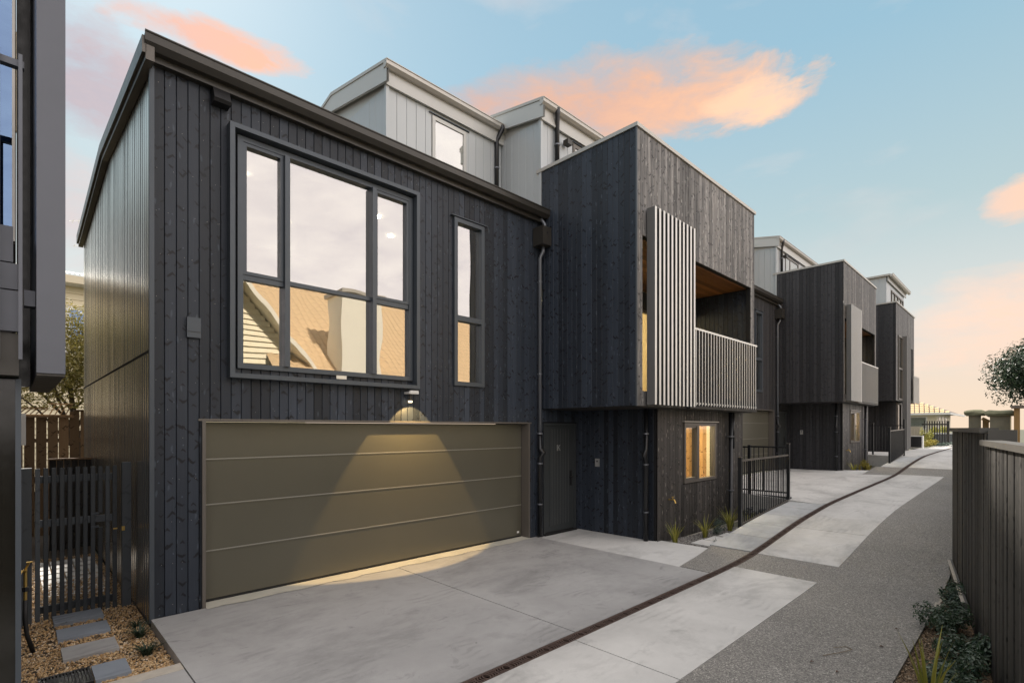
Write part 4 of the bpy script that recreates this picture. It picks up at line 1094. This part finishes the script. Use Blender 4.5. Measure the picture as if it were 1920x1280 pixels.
# stub of dark fence behind the gate
sf = thing('fence_stub', 'short dark board fence panel beyond the gate against the house end', 'fence', (1.0, 12.5, -.3))
for q in range(6): board(sf, .50 + q * .1, 12.4, -.4, 1.42, '-y', .098, 'fence_dark', 'board')
MB().box(.44, 1.04, 12.36, 12.44, 1.42, 1.45).build('cap', 'fence_brown', sf)

# tap on standpipe + hose
tp = thing('garden_tap', 'brass garden tap on a black standpipe by the left wall', 'tap', (.075, 6.5, -.1))
b_ = MB(); b_.tube([(.075, 6.5, .40), (.075, 6.5, .70)], .014, 10); b_.tube([(.075, 6.5, .68), (.045, 6.44, .70), (.03, 6.42, .66)], .013, 8); b_.tube([(.075, 6.5, .70), (.10, 6.48, .765)], .010, 8); b_.box(.080, .122, 6.474, 6.486, .762, .772)
b_.build('tap_body', 'brass', tp)
MB().tube([(.075, 6.5, .50), (.075, 6.5, .54)], .024, 10).build('collar', 'black_plastic', tp)
MB().tube([(.075, 6.5, .42), (.072, 6.5, .25), (.085, 6.50, .1), (.13, 6.52, -.09)], .018, 10).build('pipe', 'hose', tp, smooth=True)

# ------------------------------------------------------------------ neighbour's house at the far left
N = thing('neighbour_house', 'grey metal and glass corner of the neighbouring house at the left edge', 'house', (-.1, 4.6, 0))
f_ = MB(); f_.box(.100, .236, 4.34, 6.45, 2.345, 9.2); f_.build('wing_wall', 'neighbour_panel', N)
for q in range(18): MB().box(.101, .235, 4.36 + q * .116, 4.36 + q * .116 + .10, 2.330, 2.3449).build('soffit_slat', 'bronze', N)
MB().box(.015, .0985, 6.0, 6.05, 2.35, 9.2).build('reveal_panel', 'gloss_black', N)
MB().box(-3.2, -.010, 5.00, 5.01, 3.3, 9.2).build('glazing', 'glass_blue', N)
MB().box(-.010, .005, 4.97, 5.04, 3.3, 9.2).build('glazing_frame', 'cap_metal', N)
MB().box(-3.2, -.011, 5.35, 5.40, 2.4, 9.2).build('inner_wall', 'interior_dark', N)
MB().box(-3.2, .015, 4.60, 7.0, 6.2, 6.3).build('ceiling', 'backing', N)
# curtain-like sunlit boards in the reveal
MB().box(.0, .03, 7.2, 7.25, 5.0, 6.0).build('blind', 'curtain', N)
rl = MB(); rl.box(-3.2, .045, 4.37, 4.42, 4.22, 4.26); rlo = rl.build('balcony_railing', 'neighbour_panel', N)
for q in range(30): MB().box(.033 - q * .0975 - .014, .033 - q * .0975 + .004, 4.33, 4.365, 2.42, 4.28).build('bar', 'neighbour_panel', rlo)
MB().box(-3.2, -.004, 4.44, 4.50, 3.03, 3.25).build('spandrel_panel', 'neighbour_panel', N)
MB().box(-3.2, .017, 4.43, 4.47, 2.86, 3.02).build('spandrel_panel', 'neighbour_panel', N)
MB().box(-3.2, .020, 4.42, 4.46, 2.60, 2.85).build('spandrel_panel', 'neighbour_panel', N)
MB().box(-3.2, .022, 4.46, 6.4, 2.33, 2.59).build('floor_edge', 'bronze', N)
MB().box(.046, .098, 4.50, 4.6, 2.78, 2.88).build('floor_bracket', 'neighbour_panel', N)
MB().box(-3.2, .030, 4.66, 6.4, -.1, 2.32).build('lower_wall', 'gloss_black', N)
MB().box(.006, .034, 4.63, 4.66, -.1, 2.32).build('corner_flashing', 'frame_metal', N)
MB().box(-3.3, .012, 6.41, 13.5, -.2, 6.3).build('rear_wall', 'bronze', N)
mb_ = MB(); mb_.box(.013, .10, 8.3, 8.75, 1.80, 2.17); mo = mb_.build('meter_box', 'white_paint', N)
MB().tube([(.05, 8.5, 1.80), (.045, 8.5, 1.3), (.03, 8.5, 1.0)], .012, 8).build('conduit', 'pipe_sheen', mo)
MB().tube([(-.03, 7.0, 2.0), (.0, 4.7, 2.0)], .01, 6).build('cable', 'hose', N)

# ------------------------------------------------------------------ right-hand fence
FX0, FY0, FS = 9.25, .81, .1595
fy = lambda x: FY0 - FS * (FX0 - x)
F = thing('board_fence', 'dark stained vertical board fence with a capping rail along the right of the drive', 'fence', (6.0, .3, 0))
ang = math.atan(FS)
def fboard(x, w_, z0, z1, mname='fence_dark'):
    o = bpy.data.objects.new('board', board_mesh(w_, mname, .016, )); C.objects.link(o); o.parent = F
    j = random.uniform(-.004, .004)
    o.location = Vector((x, fy(x) - j, z0)) - origin(F)
    o.rotation_euler = (0, 0, math.pi + ang); o.scale = (1, 1, z1 - z0)
x = 9.22
cosf = math.cos(ang)
while x > -1.5:
    wd = random.choice([.072, .088, .088, .10]); xc = x - wd * cosf / 2
    top = 1.955 if xc > 6.08 else 1.85
    fboard(xc, wd, -.06 if xc < 7.2 else .12, top); x -= wd * cosf
def fbeam(x0, x1, off, z0, z1, wd, nm, m='fence_dark', parent=F):
    p = Vector((x0, fy(x0) + off, (z0 + z1) / 2)); q = Vector((x1, fy(x1) + off, (z0 + z1) / 2))
    return MB().beam(p, q, wd, z1 - z0).build(nm, m, parent)
plain('cap_dark', (.085, .078, .068), .6, 0, .2)
fbeam(9.28, 6.085, -.01, 1.957, 2.003, .12, 'cap', 'cap_dark'); fbeam(6.075, -1.5, -.01, 1.852, 1.897, .13, 'cap', 'cap_dark')
fbeam(9.2, -1.5, -.045, 1.3, 1.4, .04, 'rail'); fbeam(9.2, -1.5, -.045, .3, .4, .04, 'rail')
MB().box(6.0, 6.08, .12, .30, 1.5, 1.985).build('step_board', 'cap_dark', F)
for x in (9.2, 7.5, 5.9, 4.2, 2.4): MB().box(x - .05, x + .05, fy(x) - .17, fy(x) - .07, -.3, 1.84).build('post', 'fence_dark', F)
# hidden continuation beside the drive
F2 = thing('board_fence', 'farther run of dark board fence beyond the end of the near fence', 'fence', (12, .7, .3))
mbf = MB(); x = 9.3
while x < 30: mbf.box(x, x + .092, .70, .72, g(x) - .1, 1.80); x += .097
mbf.build('boards', 'fence_dark_joined', F2, 'stuff'); MB().box(9.3, 30, .66, .74, 1.80, 1.84).build('cap', 'cap_dark', F2)
# low retaining board at the fence foot
kb = MB(); kb.beam((9.15, .83, .10), (7.15, .53, .06), .035, .22)
tag(rehome(kb.build('retaining_board', 'cap_dark'), (8, .65, 0)), 'low dark retaining board with pale top at the fence foot', 'board')
MB().beam((9.1, .845, .212), (7.15, .55, .172), .03, .006).build('pale_top', 'edging', None, 'structure')  # paler strip along the top of the retaining board
ce = MB(); ce.beam((9.2, .86, -.01), (7.4, .79, -.01), .05, .03)
ce.build('edging_strip', 'edging', None, 'structure')
sheet('planting_bed', 'soil', -2, 9.2, lambda x: fy(x) - .1, .797, lambda x, y: -.05 + g(x) * .5, .1)
def inr():
    x = 3.6 + (rng.random() ** 1.2) * 5.6; y = -.1 + .9 * rng.random()
    return (x, y) if fy(x) + .02 < y < .80 else None
scatter('gravel', 'gravel_brown', inr, 15000, .013, lambda x, y: -.04 + g(x) * .5, 'brown bark and gravel mulch in the bed along the right fence')
# bed by the near house
sheet('planting_bed', 'soil', 8.34, 12.4, 3.86, 4.72, lambda x, y: -.06 - (x - 8.3) * .03, .2, .3, 2)
def ina(): return (rng.uniform(8.36, 12.38), rng.uniform(3.87, 4.70))
scatter('gravel', 'gravel_grey', ina, 9000, .017, lambda x, y: -.055 - (x - 8.3) * .03, 'grey river pebbles in the narrow bed below the near house wall')
for i, (xa, lb) in enumerate(((8.62, 'pale stepping paver nearest the landing in the pebble bed'), (9.14, 'pale stepping paver second from the landing in the pebble bed'), (9.72, 'pale stepping paver beside the railing post in the pebble bed'), (10.4, 'pale stepping paver behind the railing in the pebble bed'))):
    z = -.055 - (xa - 8.3) * .03
    s_ = MB().box(xa, xa + .42, 3.92, 4.30, z - .03, z + .03).build('paver', 'concrete_white'); rehome(s_, (xa + .2, 4.1, z)); tag(s_, lb, 'paver', 'pale pavers in the pebble bed')
rk = MB()
for q in range(260):
    y = rng.uniform(3.9, 6.3); z = -.1 + rng.uniform(0, .28); s_ = rng.uniform(.03, .07)
    c = Vector((12.42 - (.36 - z) * .8 * rng.uniform(.6, 1), y, z - .05))
    vs = [c + Vector(v) * s_ for v in ((1, 0, .1), (-1, .1, 0), (0, 1, 0), (.1, -1, 0), (0, 0, .8), (0, 0, -.8))]
    rk.add(vs, [(0, 2, 4), (2, 1, 4), (1, 3, 4), (3, 0, 4), (2, 0, 5), (1, 2, 5), (3, 1, 5), (0, 3, 5)])
o = rk.build('rocks', 'blockwork', None, 'stuff'); o['label'] = 'dark rubble stones piled under the railing by the retaining wall'; o['category'] = 'rubble'

# ------------------------------------------------------------------ plants
def blade(mb, p, az, length, lean, wd, seg=4):
    p = Vector(p); d = Vector((math.cos(az), math.sin(az), 0)); sd = Vector((-d.y, d.x, 0)); o = len(mb.v)
    for i in range(seg + 1):
        f = i / seg; c = p + d * (lean * length * f ** 1.8) + Vector((0, 0, length * (f - .35 * lean * f * f)))
        hw_ = wd * (1 - f ** 1.5) * .5 + .0006
        mb.v += [tuple(c - sd * hw_), tuple(c + sd * hw_)]
    for i in range(seg): a = o + 2 * i; mb.f.append((a, a + 1, a + 3, a + 2))
def tuft(name, label, cat, loc, n, length, wd, lean, m, group=None):
    mb = MB()
    for q in range(n):
        az = random.uniform(0, 6.28); r = random.uniform(0, .04)
        blade(mb, (loc[0] + r * math.cos(az), loc[1] + r * math.sin(az), loc[2]), az, length * random.uniform(.6, 1.1), random.uniform(lean * .4, lean), wd * random.uniform(.7, 1.2))
    o = mb.build(name, m); rehome(o, loc); tag(o, label, cat, group); return o
tuft('flax', 'yellow green flax clump at the corner of the near house by the landing', 'plant', (8.42, 4.50, -.06), 40, .46, .020, .55, 'leaf_flax')
tuft('flax', 'olive flax clump left of the grey shrub below the lit window', 'plant', (9.40, 4.40, -.08), 44, .46, .018, .8, 'leaf_flax')
tuft('flax', 'bright yellow flax clump beside the black downpipe', 'plant', (10.55, 4.42, -.12), 48, .62, .020, .6, 'leaf_flax')
tuft('flax', 'sparse brownish flax clump behind the railing post', 'plant', (11.55, 4.38, -.15), 26, .48, .014, .9, 'leaf_flax')
tuft('grass_tuft', 'small dark grass tuft beside the pebble pavers', 'plant', (8.95, 3.98, -.07), 26, .14, .010, .9, 'leaf_grass')
tuft('grass_tuft', 'small leafy tuft between the second and third pale pavers', 'plant', (9.55, 3.97, -.09), 26, .20, .010, .9, 'leaf_grass')
tuft('grass_tuft', 'dark mondo grass tuft in golden gravel, nearer the house corner', 'plant', (.90, 6.25, -.09), 90, .17, .010, 1.3, 'leaf_grass')
tuft('grass_tuft', 'dark mondo grass tuft in golden gravel, nearer the camera', 'plant', (.88, 5.72, -.09), 90, .16, .010, 1.3, 'leaf_grass')
tuft('grass_tuft', 'low dark ground plant hugging the foot of the end wall', 'plant', (.93, 6.62, -.09), 50, .10, .009, 1.4, 'leaf_grass')
tuft('flax', 'tall green and gold flax blades at the bottom of the right bed', 'plant', (4.50, .52, -.04), 14, .68, .030, .42, 'leaf_flax')

def shrub(name, label, c, rx, ry, h, n, leaf, m, group=None, stems=5, cat='shrub'):
    T = thing(name, label, cat, c, group)
    st = MB()
    for q in range(stems):
        az = random.uniform(0, 6.28); e = Vector(c) + Vector((math.cos(az) * rx * .6, math.sin(az) * ry * .6, h * .7))
        st.tube([c, tuple(Vector(c).lerp(e, .5) + Vector((0, 0, h * .1))), tuple(e)], [.006, .005, .003], 5)
    st.build('stem', 'bark', T)
    cr = leafcloud(c, rx, ry, h, n, leaf)
    cr.build('foliage', m, T)
    return T
def leafcloud(c, rx, ry, h, n, leaf, lumps=9, base=0.0):
    mb = MB(); L_ = []
    for q in range(lumps):
        a = random.uniform(0, 6.28); r = random.uniform(.1, .85)
        L_.append((c[0] + rx * r * math.cos(a), c[1] + ry * r * math.sin(a), c[2] + base + h * random.uniform(.25, .85), random.uniform(.28, .5)))
    pts = []
    for q in range(n):
        lx, ly, lz, lr = random.choice(L_)
        v = Vector((random.gauss(0, 1), random.gauss(0, 1), random.gauss(0, 1))).normalized() * (random.random() ** .45)
        p = Vector((lx + v.x * rx * lr, ly + v.y * ry * lr, max(c[2] + .01, lz + v.z * h * lr)))
        nrm = (v + Vector((random.gauss(0, .5), random.gauss(0, .5), random.gauss(.5, .5)))).normalized()
        t_ = nrm.orthogonal().normalized(); t_ = (Matrix.Rotation(random.uniform(0, 6.28), 3, nrm) @ t_); b2 = nrm.cross(t_)
        s_ = leaf * random.uniform(.6, 1.3)
        mb.add([p - t_ * s_, p - b2 * s_ * .38 + nrm * s_ * .1, p + t_ * s_, p + b2 * s_ * .38 + nrm * s_ * .1], [(0, 1, 2, 3)])
    return mb
shrub('shrub', 'grey green feathery shrub between two flax clumps under the lit window', (10.0, 4.45, -.1), .26, .17, .30, 1300, .014, 'leaf_grey')
random.seed(11)
for (x, y, lb, s_) in ((7.55, .68, 'farthest dark green leafy shrub in the right bed, spilling on the drive', 1.0), (6.62, .60, 'dark shrub second from the far end of the right bed', 1.05), (5.75, .50, 'broad low dark shrub in the middle of the right bed', 1.0), (5.15, .42, 'dark glossy shrub behind the flax blades', 1.0), (4.75, .30, 'nearest dark glossy shrub against the fence at the bottom right', .9)):
    shrub('shrub', lb, (x, y, -.03), .36 * s_, .25 * s_, .27 * s_, 2300, .021, 'leaf_shrub', 'dark shrubs along the right fence')
for (x, y, lb, m_, r_, h_) in ((35.6, 4.1, 'golden low shrub at the far garden bed by the road', 'leaf_gold', .55, .35), (34.4, 4.35, 'golden low shrub beside the farthest house', 'leaf_gold', .5, .3), (36.6, 4.3, 'taller yellow green shrub in the far garden bed', 'leaf_flax', .5, .95), (37.4, 3.9, 'grey ground cover at the far end of the garden bed', 'leaf_grey', .9, .2)):
    shrub('shrub', lb, (x, y, g(x)), r_, r_ * .8, h_, 700, .05, m_)
shrub('shrub', 'clipped hedge in front of the far bungalow', (47, 5.0, 1.0), 2.5, .8, 1.1, 2500, .10, 'leaf_flax', cat='hedge')
tuft('flax', 'green flax at the corner of the middle house', 'plant', (20.8, 4.45, .45), 30, .45, .03, .7, 'leaf_flax')
shrub('shrub', 'bright green shrub at the foot of the middle house downpipe', (22.2, 4.4, .4), .5, .2, .40, 900, .03, 'leaf_gold')

def tree(name, label, base, trunk_h, c, rx, ry, h, n, leaf, m, lumps=22, seed=1, group=None):
    random.seed(seed)
    T = thing(name, label, 'tree', base, group)
    tr = MB(); b0 = Vector(base); top = Vector((c[0], c[1], c[2] + h * .35))
    tr.tube([b0, b0.lerp(top, .4) + Vector((.1, .05, 0)), top], [.13, .09, .04], 8)
    for q in range(12):
        a = random.uniform(0, 6.28); f = random.uniform(.35, .95); s0 = b0.lerp(top, f)
        e = Vector((c[0] + rx * .75 * math.cos(a), c[1] + ry * .75 * math.sin(a), c[2] + h * random.uniform(.2, .8)))
        mid = s0.lerp(e, .5) + Vector((0, 0, .15)); tr.tube([s0, mid, e], [.035, .022, .008], 6)
    tr.build('trunk', 'bark', T)
    mb = leafcloud(c, rx, ry, h, n, leaf, lumps); mb.build('crown', m, T)
    return T
tree('tree', 'dark leafy tree overhanging the right edge above the fence', (17.6, -.7, .4), 2.5, (17.5, -.62, 2.55), 1.5, 1.35, 1.3, 36000, .042, 'leaf_dark', 40, 5)
tree('tree', 'yellow leaved tree with thin twigs behind the paling fence', (1.2, 17.5, 0), 2, (1.0, 17.4, 2.5), 1.9, 1.4, 2.5, 24000, .045, 'leaf_yellow', 34, 8)

# stone gate posts beyond the fence
for (xa, xb, ya, yb, z1, lb, hw_) in ((11.35, 11.65, .635, .835, 2.30, 'stone gate post with a thick mossy cap behind the fence end', .035), (11.0, 11.6, .27, .56, 2.28, 'wide mossy capped stone pier right of the gate post', .03)):
    T = thing('gate_post', lb, 'gate post', ((xa + xb) / 2, (ya + yb) / 2, 0))
    MB().box(xa + .03, xb - .03, ya + .03, yb - .03, .2, z1 - .09).build('shaft', 'stone_post', T)
    cp = MB(); n = 10
    pr = [(-.01, -.09), (-.035, -.05), (-.03, -.02), (.02, .0)]
    for i_, (e_, z_) in enumerate(pr):
        for (sx_, sy_) in ((-1, -1), (0, -1), (1, -1), (1, 0), (1, 1), (0, 1), (-1, 1), (-1, 0)):
            cx, cy = (xa + xb) / 2, (ya + yb) / 2
            cp.v.append((cx + sx_ * ((xb - xa) / 2 - e_ + random.uniform(-.01, .01)), cy + sy_ * ((yb - ya) / 2 - e_ + random.uniform(-.01, .01)), z1 + z_ + random.uniform(-.008, .008)))
    for i_ in range(3):
        for k_ in range(8): a = i_ * 8 + k_; b2 = i_ * 8 + (k_ + 1) % 8; cp.f.append((a, b2, b2 + 8, a + 8))
    cp.f.append(tuple(range(24, 32))); cp.f.append(tuple(range(8))[::-1])
    cp.build('cap', 'stone_cap', T)
T = thing('timber_gate', 'weathered orange brown timber gate between the mossy stone posts', 'gate', (11.5, .6, 0))
MB().box(11.4, 11.44, .56, .635, .3, 2.14).build('stile', 'pillar_wood', T); MB().beam((11.38, .64, 2.16), (11.38, .55, 2.10), .03, .05).build('rail', 'pillar_wood', T)
T = thing('timber_post', 'orange timber post at the right edge under the tree', 'post', (10.9, .2, 0))
MB().box(10.85, 10.95, .19, .255, .2, 2.30).build('shaft', 'pillar_wood', T); MB().box(10.8, 11.0, .13, .285, 2.30, 2.34).build('cap', 'roof_brown', T); MB().box(10.86, 10.96, .10, .135, .2, 2.3).build('strut', 'pillar_wood', T)

# ------------------------------------------------------------------ far end of the drive
fe = thing('slat_fence', 'dark open slatted fence at the far end of the drive', 'fence', (38.5, 4.3, .9))
y = 3.72; 
while y < 4.75:
    MB().box(38.5, 38.53, y, y + .055, .95, 2.42).build('slat', 'fence_dark', fe); y += .115
MB().box(38.54, 38.58, 3.66, 4.8, 2.18, 2.26).build('rail', 'fence_dark', fe); MB().box(38.54, 38.58, 3.66, 4.8, 1.1, 1.18).build('rail', 'fence_dark', fe); MB().box(38.5, 38.6, 3.55, 3.68, .9, 2.42).build('post', 'fence_dark', fe)
ff = thing('panel_fence', 'pale brown close boarded fence panel left of the slatted fence', 'fence', (37, 5, .9))
for q in range(9): MB().box(37.0, 37.02, 4.55 + q * .13, 4.55 + q * .13 + .125, .9, 2.1).build('board', 'edging', ff)
pf = thing('low_wall', 'low grey wall with pale capping in front of the far hedge', 'wall', (43, 3.9, .9))
MB().box(43, 43.15, 3.1, 5.6, .9, 1.62).build('panel', 'blockwork', pf); MB().box(42.97, 43.18, 3.1, 5.6, 1.62, 1.70).build('cap', 'concrete_white', pf)
ac = thing('heat_pump', 'outdoor heat pump unit at the foot of the farthest house', 'heat pump', (33.9, 4.5, .9))
MB().box(33.7, 34.0, 4.15, 4.75, .95, 1.6).build('casing', 'white_paint', ac); MB().box(33.67, 33.70, 4.20, 4.70, 1.0, 1.56).build('grille', 'black_plastic', ac); MB().box(33.72, 33.98, 4.2, 4.7, .9, .949).build('foot', 'black_plastic', ac)
bg_ = thing('bungalow', 'cream bungalow with a tiled hip roof at the end of the drive', 'house', (60, 9, 1))
MB().box(56, 66, 6.0, 14, .9, 3.22).build('wall', 'cream_wall', bg_)
hr = MB(); hr.add([(55.2, 5.1, 3.25), (55.2, 15, 3.25), (67, 15, 3.25), (67, 5.1, 3.25), (59.5, 10, 5.4), (62.5, 10, 5.4)], [(0, 4, 1), (1, 4, 5, 2), (2, 5, 3), (3, 5, 4, 0), (0, 1, 2, 3)]); hro = hr.build('roof', 'roof_brown', bg_)
tl_ = MB()
for r_ in range(13):
    f = r_ / 13; z = 3.30 + 2.15 * f; ya, yb = 5.1 + 4.9 * f, 15 - 5.0 * f; x = 55.2 + 4.3 * f
    y = ya
    while y < yb:
        tl_.add([(x - .02, y, z), (x - .02, min(y + .26, yb), z), (x + .26, min(y + .26, yb), z + .125), (x + .26, y, z + .125)], [(0, 1, 2, 3)]); y += .33
tl_.build('tiles', 'roof_tan', hro, 'stuff')
MB().box(55.1, 67.1, 5.0, 5.12, 3.12, 3.28).build('gutter', 'white_paint', bg_); MB().box(55.1, 55.2, 5.12, 15, 3.12, 3.28).build('gutter', 'white_paint', bg_)
for (ya, yb) in ((6.6, 8.2), (9.6, 11.4)):
    wf = MB().box(55.95, 56.0, ya, yb, 1.9, 3.0).build('window', 'white_paint', bg_); MB().box(55.93, 55.949, ya + .1, yb - .1, 2.0, 2.9).build('pane', 'glass_coated', wf)
for xa in (57, 59.2, 61.4):
    wf = MB().box(xa, xa + 1.0, 5.95, 6.0, 1.6, 3.0).build('window', 'white_paint', bg_); MB().box(xa + .1, xa + .9, 5.93, 5.949, 1.7, 2.9).build('pane', 'glass_coated', wf)

# ------------------------------------------------------------------ cream house behind the left fence
ch_ = thing('cottage', 'cream weatherboard house with pale corrugated roof behind the yellow tree', 'house', (2, 24, 0))
wb = MB()
for q in range(34):
    z = 0 + q * .2; wb.add([(-4, 22, z), (9, 22, z), (9, 22.03, z + .195), (-4, 22.03, z + .195), (-4, 22.1, z), (9, 22.1, z)], [(0, 1, 2, 3), (0, 4, 5, 1)])
wb.build('weatherboards', 'weatherboard', ch_, 'stuff'); MB().box(-4, 9, 22.1, 30, 0, 6.7).build('wall', 'weatherboard', ch_)
MB().box(-4.3, 9.3, 21.5, 22.1, 6.62, 6.70).build('soffit', 'white_paint', ch_); MB().box(-4.3, 9.3, 21.42, 21.5, 6.62, 6.86).build('gutter', 'cream', ch_)
rr = MB(); x = -4.3; prof = []
while x < 9.3: prof += [(x, 0), (x + .05, .03), (x + .1, 0)]; x += .12
n = len(prof); rr.v = [(a, 21.45, 6.90 + b2) for a, b2 in prof] + [(a, 26, 8.0 + b2) for a, b2 in prof]; rr.f = [(i, i + 1, n + i + 1, n + i) for i in range(n - 1)]
rr.build('roof', 'roof_pale', ch_)
wf = MB(); ring(wf, 1.2, 3.4, 4.4, 5.95, .09, 21.93, 22.0); wfo = wf.build('window', 'white_paint', ch_); MB().box(1.29, 3.31, 21.97, 21.98, 4.49, 5.86).build('pane', 'glass_blue', wfo)
an = thing('aerial', 'thin television aerial on a pole above the cream house roof', 'aerial', (2.1, 24, 7.3))
MB().tube([(2.15, 24, 7.4), (2.15, 24, 9.6)], .018, 6).build('pole', 'steel', an)
MB().beam((1.4, 24, 9.35), (2.6, 24, 9.75), .02, .02).build('boom', 'steel', an)
for q in range(7): MB().box(1.5 + q * .16, 1.512 + q * .16, 23.75, 24.25, 9.37 + q * .055, 9.382 + q * .055).build('rod', 'steel', an)
MB().beam((1.5, 24, 8.5), (2.5, 24, 8.8), .02, .02).build('boom', 'steel', an)
for q in range(6): MB().box(1.55 + q * .16, 1.562 + q * .16, 23.8, 24.2, 8.50 + q * .05, 8.54 + q * .05).build('rod', 'steel', an)

# ------------------------------------------------------------------ houses across the drive (seen in the window glass)
oh = thing('bungalow', 'cream house with tan tiled roof and pale chimney reflected in the big window', 'house', (9, -8, 0))
MB().box(3.2, 22, -13.5, -6.5, -.4, 4.2).build('wall', 'weatherboard', oh)
MB().prism_y([(3.4, 4.2), (7.8, 4.2), (5.6, 6.9)], -7.5, -6.3).build('gable', 'weatherboard', oh)
gr2 = MB()
for (p, q) in (((2.9, 3.9), (5.6, 7.2)), ((5.6, 7.2), (8.3, 3.9))):
    gr2.add([(p[0], -5.7, p[1]), (q[0], -5.7, q[1]), (q[0], -10, q[1]), (p[0], -10, p[1]), (p[0], -5.7, p[1] - .22), (q[0], -5.7, q[1] - .22), (q[0], -10, q[1] - .22), (p[0], -10, p[1] - .22)],
            [(0, 1, 2, 3), (4, 7, 6, 5), (0, 4, 5, 1), (0, 3, 7, 4), (1, 5, 6, 2)])
gr2.build('gable_roof', 'chimney_plaster', oh)
# main roof: stepped tile courses facing the drive
mr = MB()
for r_ in range(20):
    y0 = -5.6 - r_ * .26; z0 = 4.05 + r_ * .22; x = 6.5
    while x < 23:
        mr.add([(x, y0, z0), (x + .29, y0, z0), (x + .29, y0 - .27, z0 + .215), (x, y0 - .27, z0 + .215), (x + .145, y0, z0 + .10), (x + .145, y0 - .27, z0 + .31)], [(0, 4, 5, 3), (4, 1, 2, 5)]); x += .29
MB().box(3.9, 5.2, -6.29, -6.25, 4.3, 5.2).build('window', 'roof_brown', oh)
wb2 = MB()
for q in range(12):
    z = 4.25 + q * .2; hw2 = 2.15 * (6.85 - z) / 2.65
    if hw2 > .2: wb2.add([(5.6 - hw2, -6.24, z), (5.6 + hw2, -6.24, z), (5.6 + hw2, -6.29, z + .19), (5.6 - hw2, -6.29, z + .19)], [(0, 1, 2, 3)])
wb2.build('gable_boards', 'weatherboard', oh, 'stuff')
mr.build('roof_tiles', 'roof_tan', oh, 'stuff')
MB().prism_x([(-5.55, 3.95), (-10.8, 8.40), (-14, 4.2)], 6.6, 22.8).build('roof', 'roof_brown', oh)
MB().box(8.9, 10.5, -6.6, -5.3, 0, 7.1).build('chimney', 'chimney_plaster', oh)
MB().box(8.8, 10.6, -6.7, -5.2, 7.1, 7.25).build('chimney_cap', 'edging', oh)
MB().box(6.4, 23, -5.62, -5.5, 3.85, 4.02).build('gutter', 'white_paint', oh)
wf = MB().box(4.4, 6.2, -6.49, -6.42, 1.6, 3.7).build('window', 'roof_brown', oh); MB().box(4.5, 6.1, -6.419, -6.41, 1.7, 3.6).build('pane', 'glass_blue', wf)
MB().box(3.2, 8.5, -6.45, -6.2, 3.85, 4.1).build('eave_band', 'roof_brown', oh)

# ------------------------------------------------------------------ litter on the drive
tw_ = MB().tube([(5.10, 1.32, .003), (5.28, 1.22, .008), (5.42, 1.17, .006), (5.46, 1.22, .003), (5.36, 1.30, .004)], .0028, 5).build('twig', 'twig')
tag(rehome(tw_, (5.3, 1.25, 0)), 'thin curled dry twig lying on the dark drive near the right bed', 'twig')
random.seed(5)
for (x, y, lb) in ((6.3, .98, 'brown fallen leaf on the drive nearest the far shrub'), (5.7, 1.0, 'brown fallen leaf on the drive edge by the middle shrub'), (4.9, 1.35, 'brown fallen leaf on the drive left of the twig'), (4.85, 1.15, 'brown fallen leaf near the bottom edge of the drive')):
    lf = MB(); a = random.uniform(0, 3); d = Vector((math.cos(a), math.sin(a), 0)) * .022; e = Vector((-d.y, d.x, 0)) * .5; c = Vector((x, y, .002))
    lf.add([c - d, c - e + Vector((0, 0, .008)), c + d, c + e + Vector((0, 0, .01))], [(0, 1, 2, 3)])
    tag(rehome(lf.build('leaf', 'leaf_litter'), (x, y, 0)), lb, 'leaf', 'fallen leaves on the drive')
